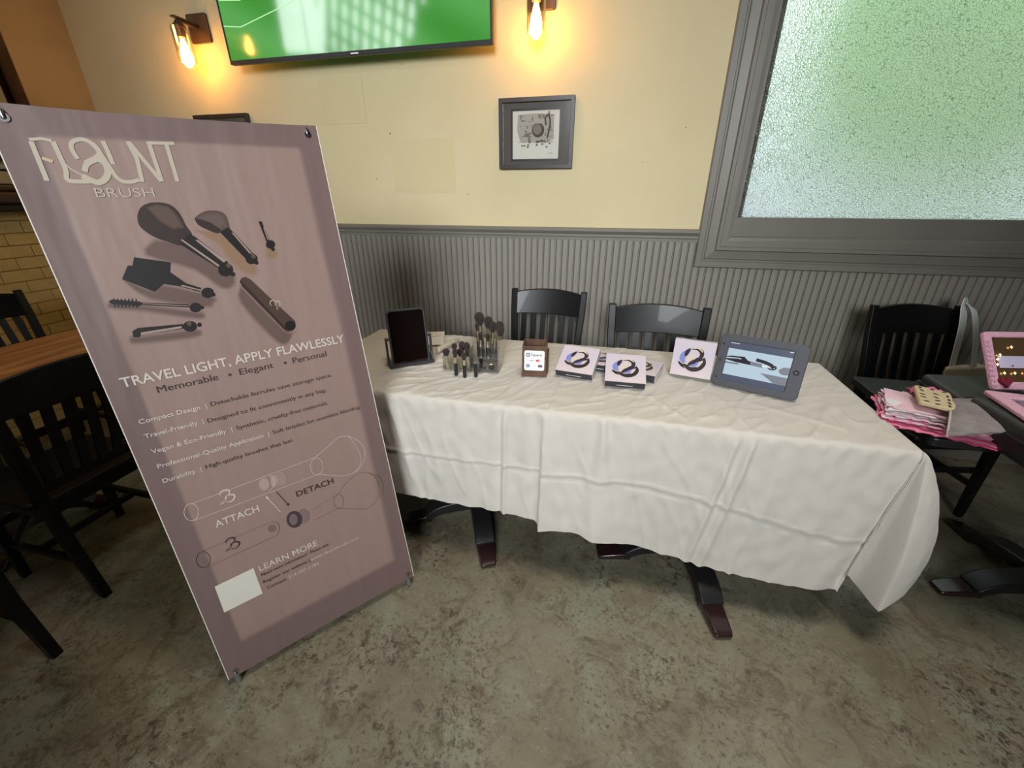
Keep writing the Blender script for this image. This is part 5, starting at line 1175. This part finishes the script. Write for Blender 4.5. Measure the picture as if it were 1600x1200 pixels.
# standing pink frame with lights
pf = empty('pink_frame', (1.418, 1.650, RT+.100), R(11), 'standing pink crochet frame with tiny star lights and a dark red heart', 'frame')
FW, FH = .25, .205
pf.rotation_euler = (R(-34), 0, R(11))
MB().ring(rr(FW,FH,.012,4,0,FH/2), rr(FW-.050,FH-.048,.004,4,0,FH/2+.004), -.006, .010, Rx).obj('frame_border', pinkf, pf, bevel=.004, seg=3)
for i in range(10): MB().lathe([(.002,-.004),(.006,-.002),(.007,.002),(.003,.005)], (0,0,0), 8).obj('crochet_knot', pinkf, pf, loc=(-FW/2+.006, -.011, .014+i*.0172))
MB().prism(rr(FW-.04,FH-.04,.004,3,0,FH/2+.004), -.004, .003, Rx).obj('glass', mat('bronze_mirror', (112,88,62), .12, metal=.5), pf)
MB().box((.008,-.0045,.098), (FW-.062,.001,.042)).obj('lavender_strip', mat('lavender_card', (196,188,214), .4), pf)
MB().lathe([(.001,0),(.003,.001),(.001,.002)], (0,0,0), 8, Matrix.Rotation(R(90),4,'X')).obj('dark_dot', M['black'], pf, loc=(-.045,-.006,.084))
star = mat('tiny_star_light', (255,236,190), .4, emit=(255,226,160), estr=7)
for (x_, z_) in ((-.040,.150),(-.082,.122),(-.093,.106),(-.096,.088),(-.078,.058),(-.044,.058),(-.008,.060),(.03,.150),(.045,.058)):
    MB().add([(x_+(.0055 if q%2==0 else .0018)*math.cos(q*.785), -.0085, z_+(.0055 if q%2==0 else .0018)*math.sin(q*.785)) for q in range(8)]+[(x_,-.011,z_)], [(q,(q+1)%8,8) for q in range(8)]).obj('star_light', star, pf)
hp = [(.020*16*math.sin(t_)**3/16, .020*(13*math.cos(t_)-5*math.cos(2*t_)-2*math.cos(3*t_)-math.cos(4*t_))/16) for t_ in [k*.3142 for k in range(20)]]
MB().prism([(a_-.088, b_+.026) for a_, b_ in hp], .009, .022, Rx).obj('heart', mat('dark_red_felt', (120,26,44), .85, bump=.6, bscale=200), pf, bevel=.004, seg=3, label='dark red felt heart')
# lying pink frame and a dark pen
pl_ = empty('flat_pink_frame', (1.335, 1.425, RT+.1155), R(-8), 'flat pink frame lying on the front black case', 'frame')
MB().ring(rr(.27,.215,.010,3), rr(.19,.135,.006,3), 0, .012).obj('frame_border', pinkf, pl_, bevel=.003)
MB().prism(rr(.20,.145,.004,2), .001, .006).obj('glass', mat('grey_mirror', (150,140,150), .1, metal=.6), pl_)
pe = MB().tube([(0,0,0),(.01,0,0),(.15,0,0),(.16,0,0)], [.003,.006,.006,.004], 10).obj('eyeliner_pen', M['black'], smooth=True); pe.location = (1.30, 1.545, RT+.136); pe.rotation_euler = (0, 0, R(-35)); tag(pe, 'slim dark pen lying on the flat pink frame', 'pen')
# pink and cream soft bag
bg_ = empty('plush_bag', (1.665, 1.845, RT), 0, 'pink and cream soft bag behind the standing pink frame', 'bag')
bm = bmesh.new(); bmesh.ops.create_icosphere(bm, subdivisions=4, radius=1.0)
for v in bm.verts:
    n_ = noise.noise(v.co*2.5); v.co *= 1+.07*n_
    f_ = .62+.38*(1-max(v.co.z, 0)); v.co = Vector((v.co.x*.185*f_, v.co.y*.082*f_, .178+v.co.z*.178))
me = bpy.data.meshes.new('bag_body'); bm.to_mesh(me); bm.free(); me.polygons.foreach_set('use_smooth', [True]*len(me.polygons))
me.materials.append(mat('cream_plush', (208,184,186), .9, sheen=.5)); o = bpy.data.objects.new('bag_body', me); col.objects.link(o); o.parent = bg_
MB().tube(spline([(-.155,-.055,.18),(-.135,-.065,.24),(-.085,-.06,.30),(.0,-.045,.345),(.08,-.03,.335)], 5), [.018+.02*math.sin(math.pi*min(1,i/20)) for i in range(21)], 12).obj('pink_band', mat('orchid_plush', (204,118,186), .85, sheen=.5), bg_, smooth=True)
# tote bag hanging on the chair corner
to = empty('tote_bag', (0,0,0), 0, 'white cotton tote bag hanging by its straps from the right chair', 'bag')
cot = mat('white_cotton', (214,218,214), .8); canv = mat('cream_canvas', (196,184,158), .85)
px_, py_ = 1.700, 2.500
MB().sweep(spline([(px_+.045,py_+.05,.72),(px_+.035,py_+.03,.93),(px_+.012,py_+.002,.962),(px_-.004,py_-.035,.940),(px_+.0,py_-.065,.86),(px_+.020,py_-.085,.66)], 6), [.024+.006*math.sin(i*.1) for i in range(31)], .002, up=(.55,-.8,.15)).obj('strap', cot, to, smooth=True)
MB().sweep(spline([(px_+.03,py_+.01,.958),(px_+.045,py_-.03,.93),(px_+.075,py_-.06,.82),(px_+.115,py_-.08,.66)], 6), .021, .002, up=(.55,-.8,.15)).obj('strap', cot, to, smooth=True)
MB().prism([(px_-.03,py_-.13),(px_+.20,py_-.06),(px_+.18,py_-.0),(px_-.01,py_-.09)], .475, .665).obj('bag_body', canv, to, bevel=.012, seg=3)

# pendant lamp above the left wooden table (just outside the picture), added to brighten the brick
pdl = empty('fill_pendant', (-2.95, .95, 2.05), 0, 'small dark pendant lamp added out of view to light the brick and left table', 'lamp')
MB().tube([(0,0,.16),(0,0,3.14)], .004, 6).obj('cord', M['black'], pdl)
sh = MB(); pr_ = [(.02,.17),(.03,.16),(.10,.08),(.15,.0)]
for (r0, z0), (r1, z1) in zip(pr_[:-1], pr_[1:]):
    for k in range(24):
        a0, a1 = 2*math.pi*k/24, 2*math.pi*(k+1)/24
        sh.add([(r0*math.cos(a0),r0*math.sin(a0),z0),(r0*math.cos(a1),r0*math.sin(a1),z0),(r1*math.cos(a1),r1*math.sin(a1),z1),(r1*math.cos(a0),r1*math.sin(a0),z1)], [(0,1,2,3)])
sh.obj('shade', M['blackmetal'], pdl)
MB().lathe([(.005,.02),(.03,.04),(.035,.07),(.02,.11),(.012,.15)], (0,0,0), 16).obj('bulb', mat('fill_pendant_bulb', (255,200,130), .4, emit=(255,190,110), estr=130), pdl, smooth=True)
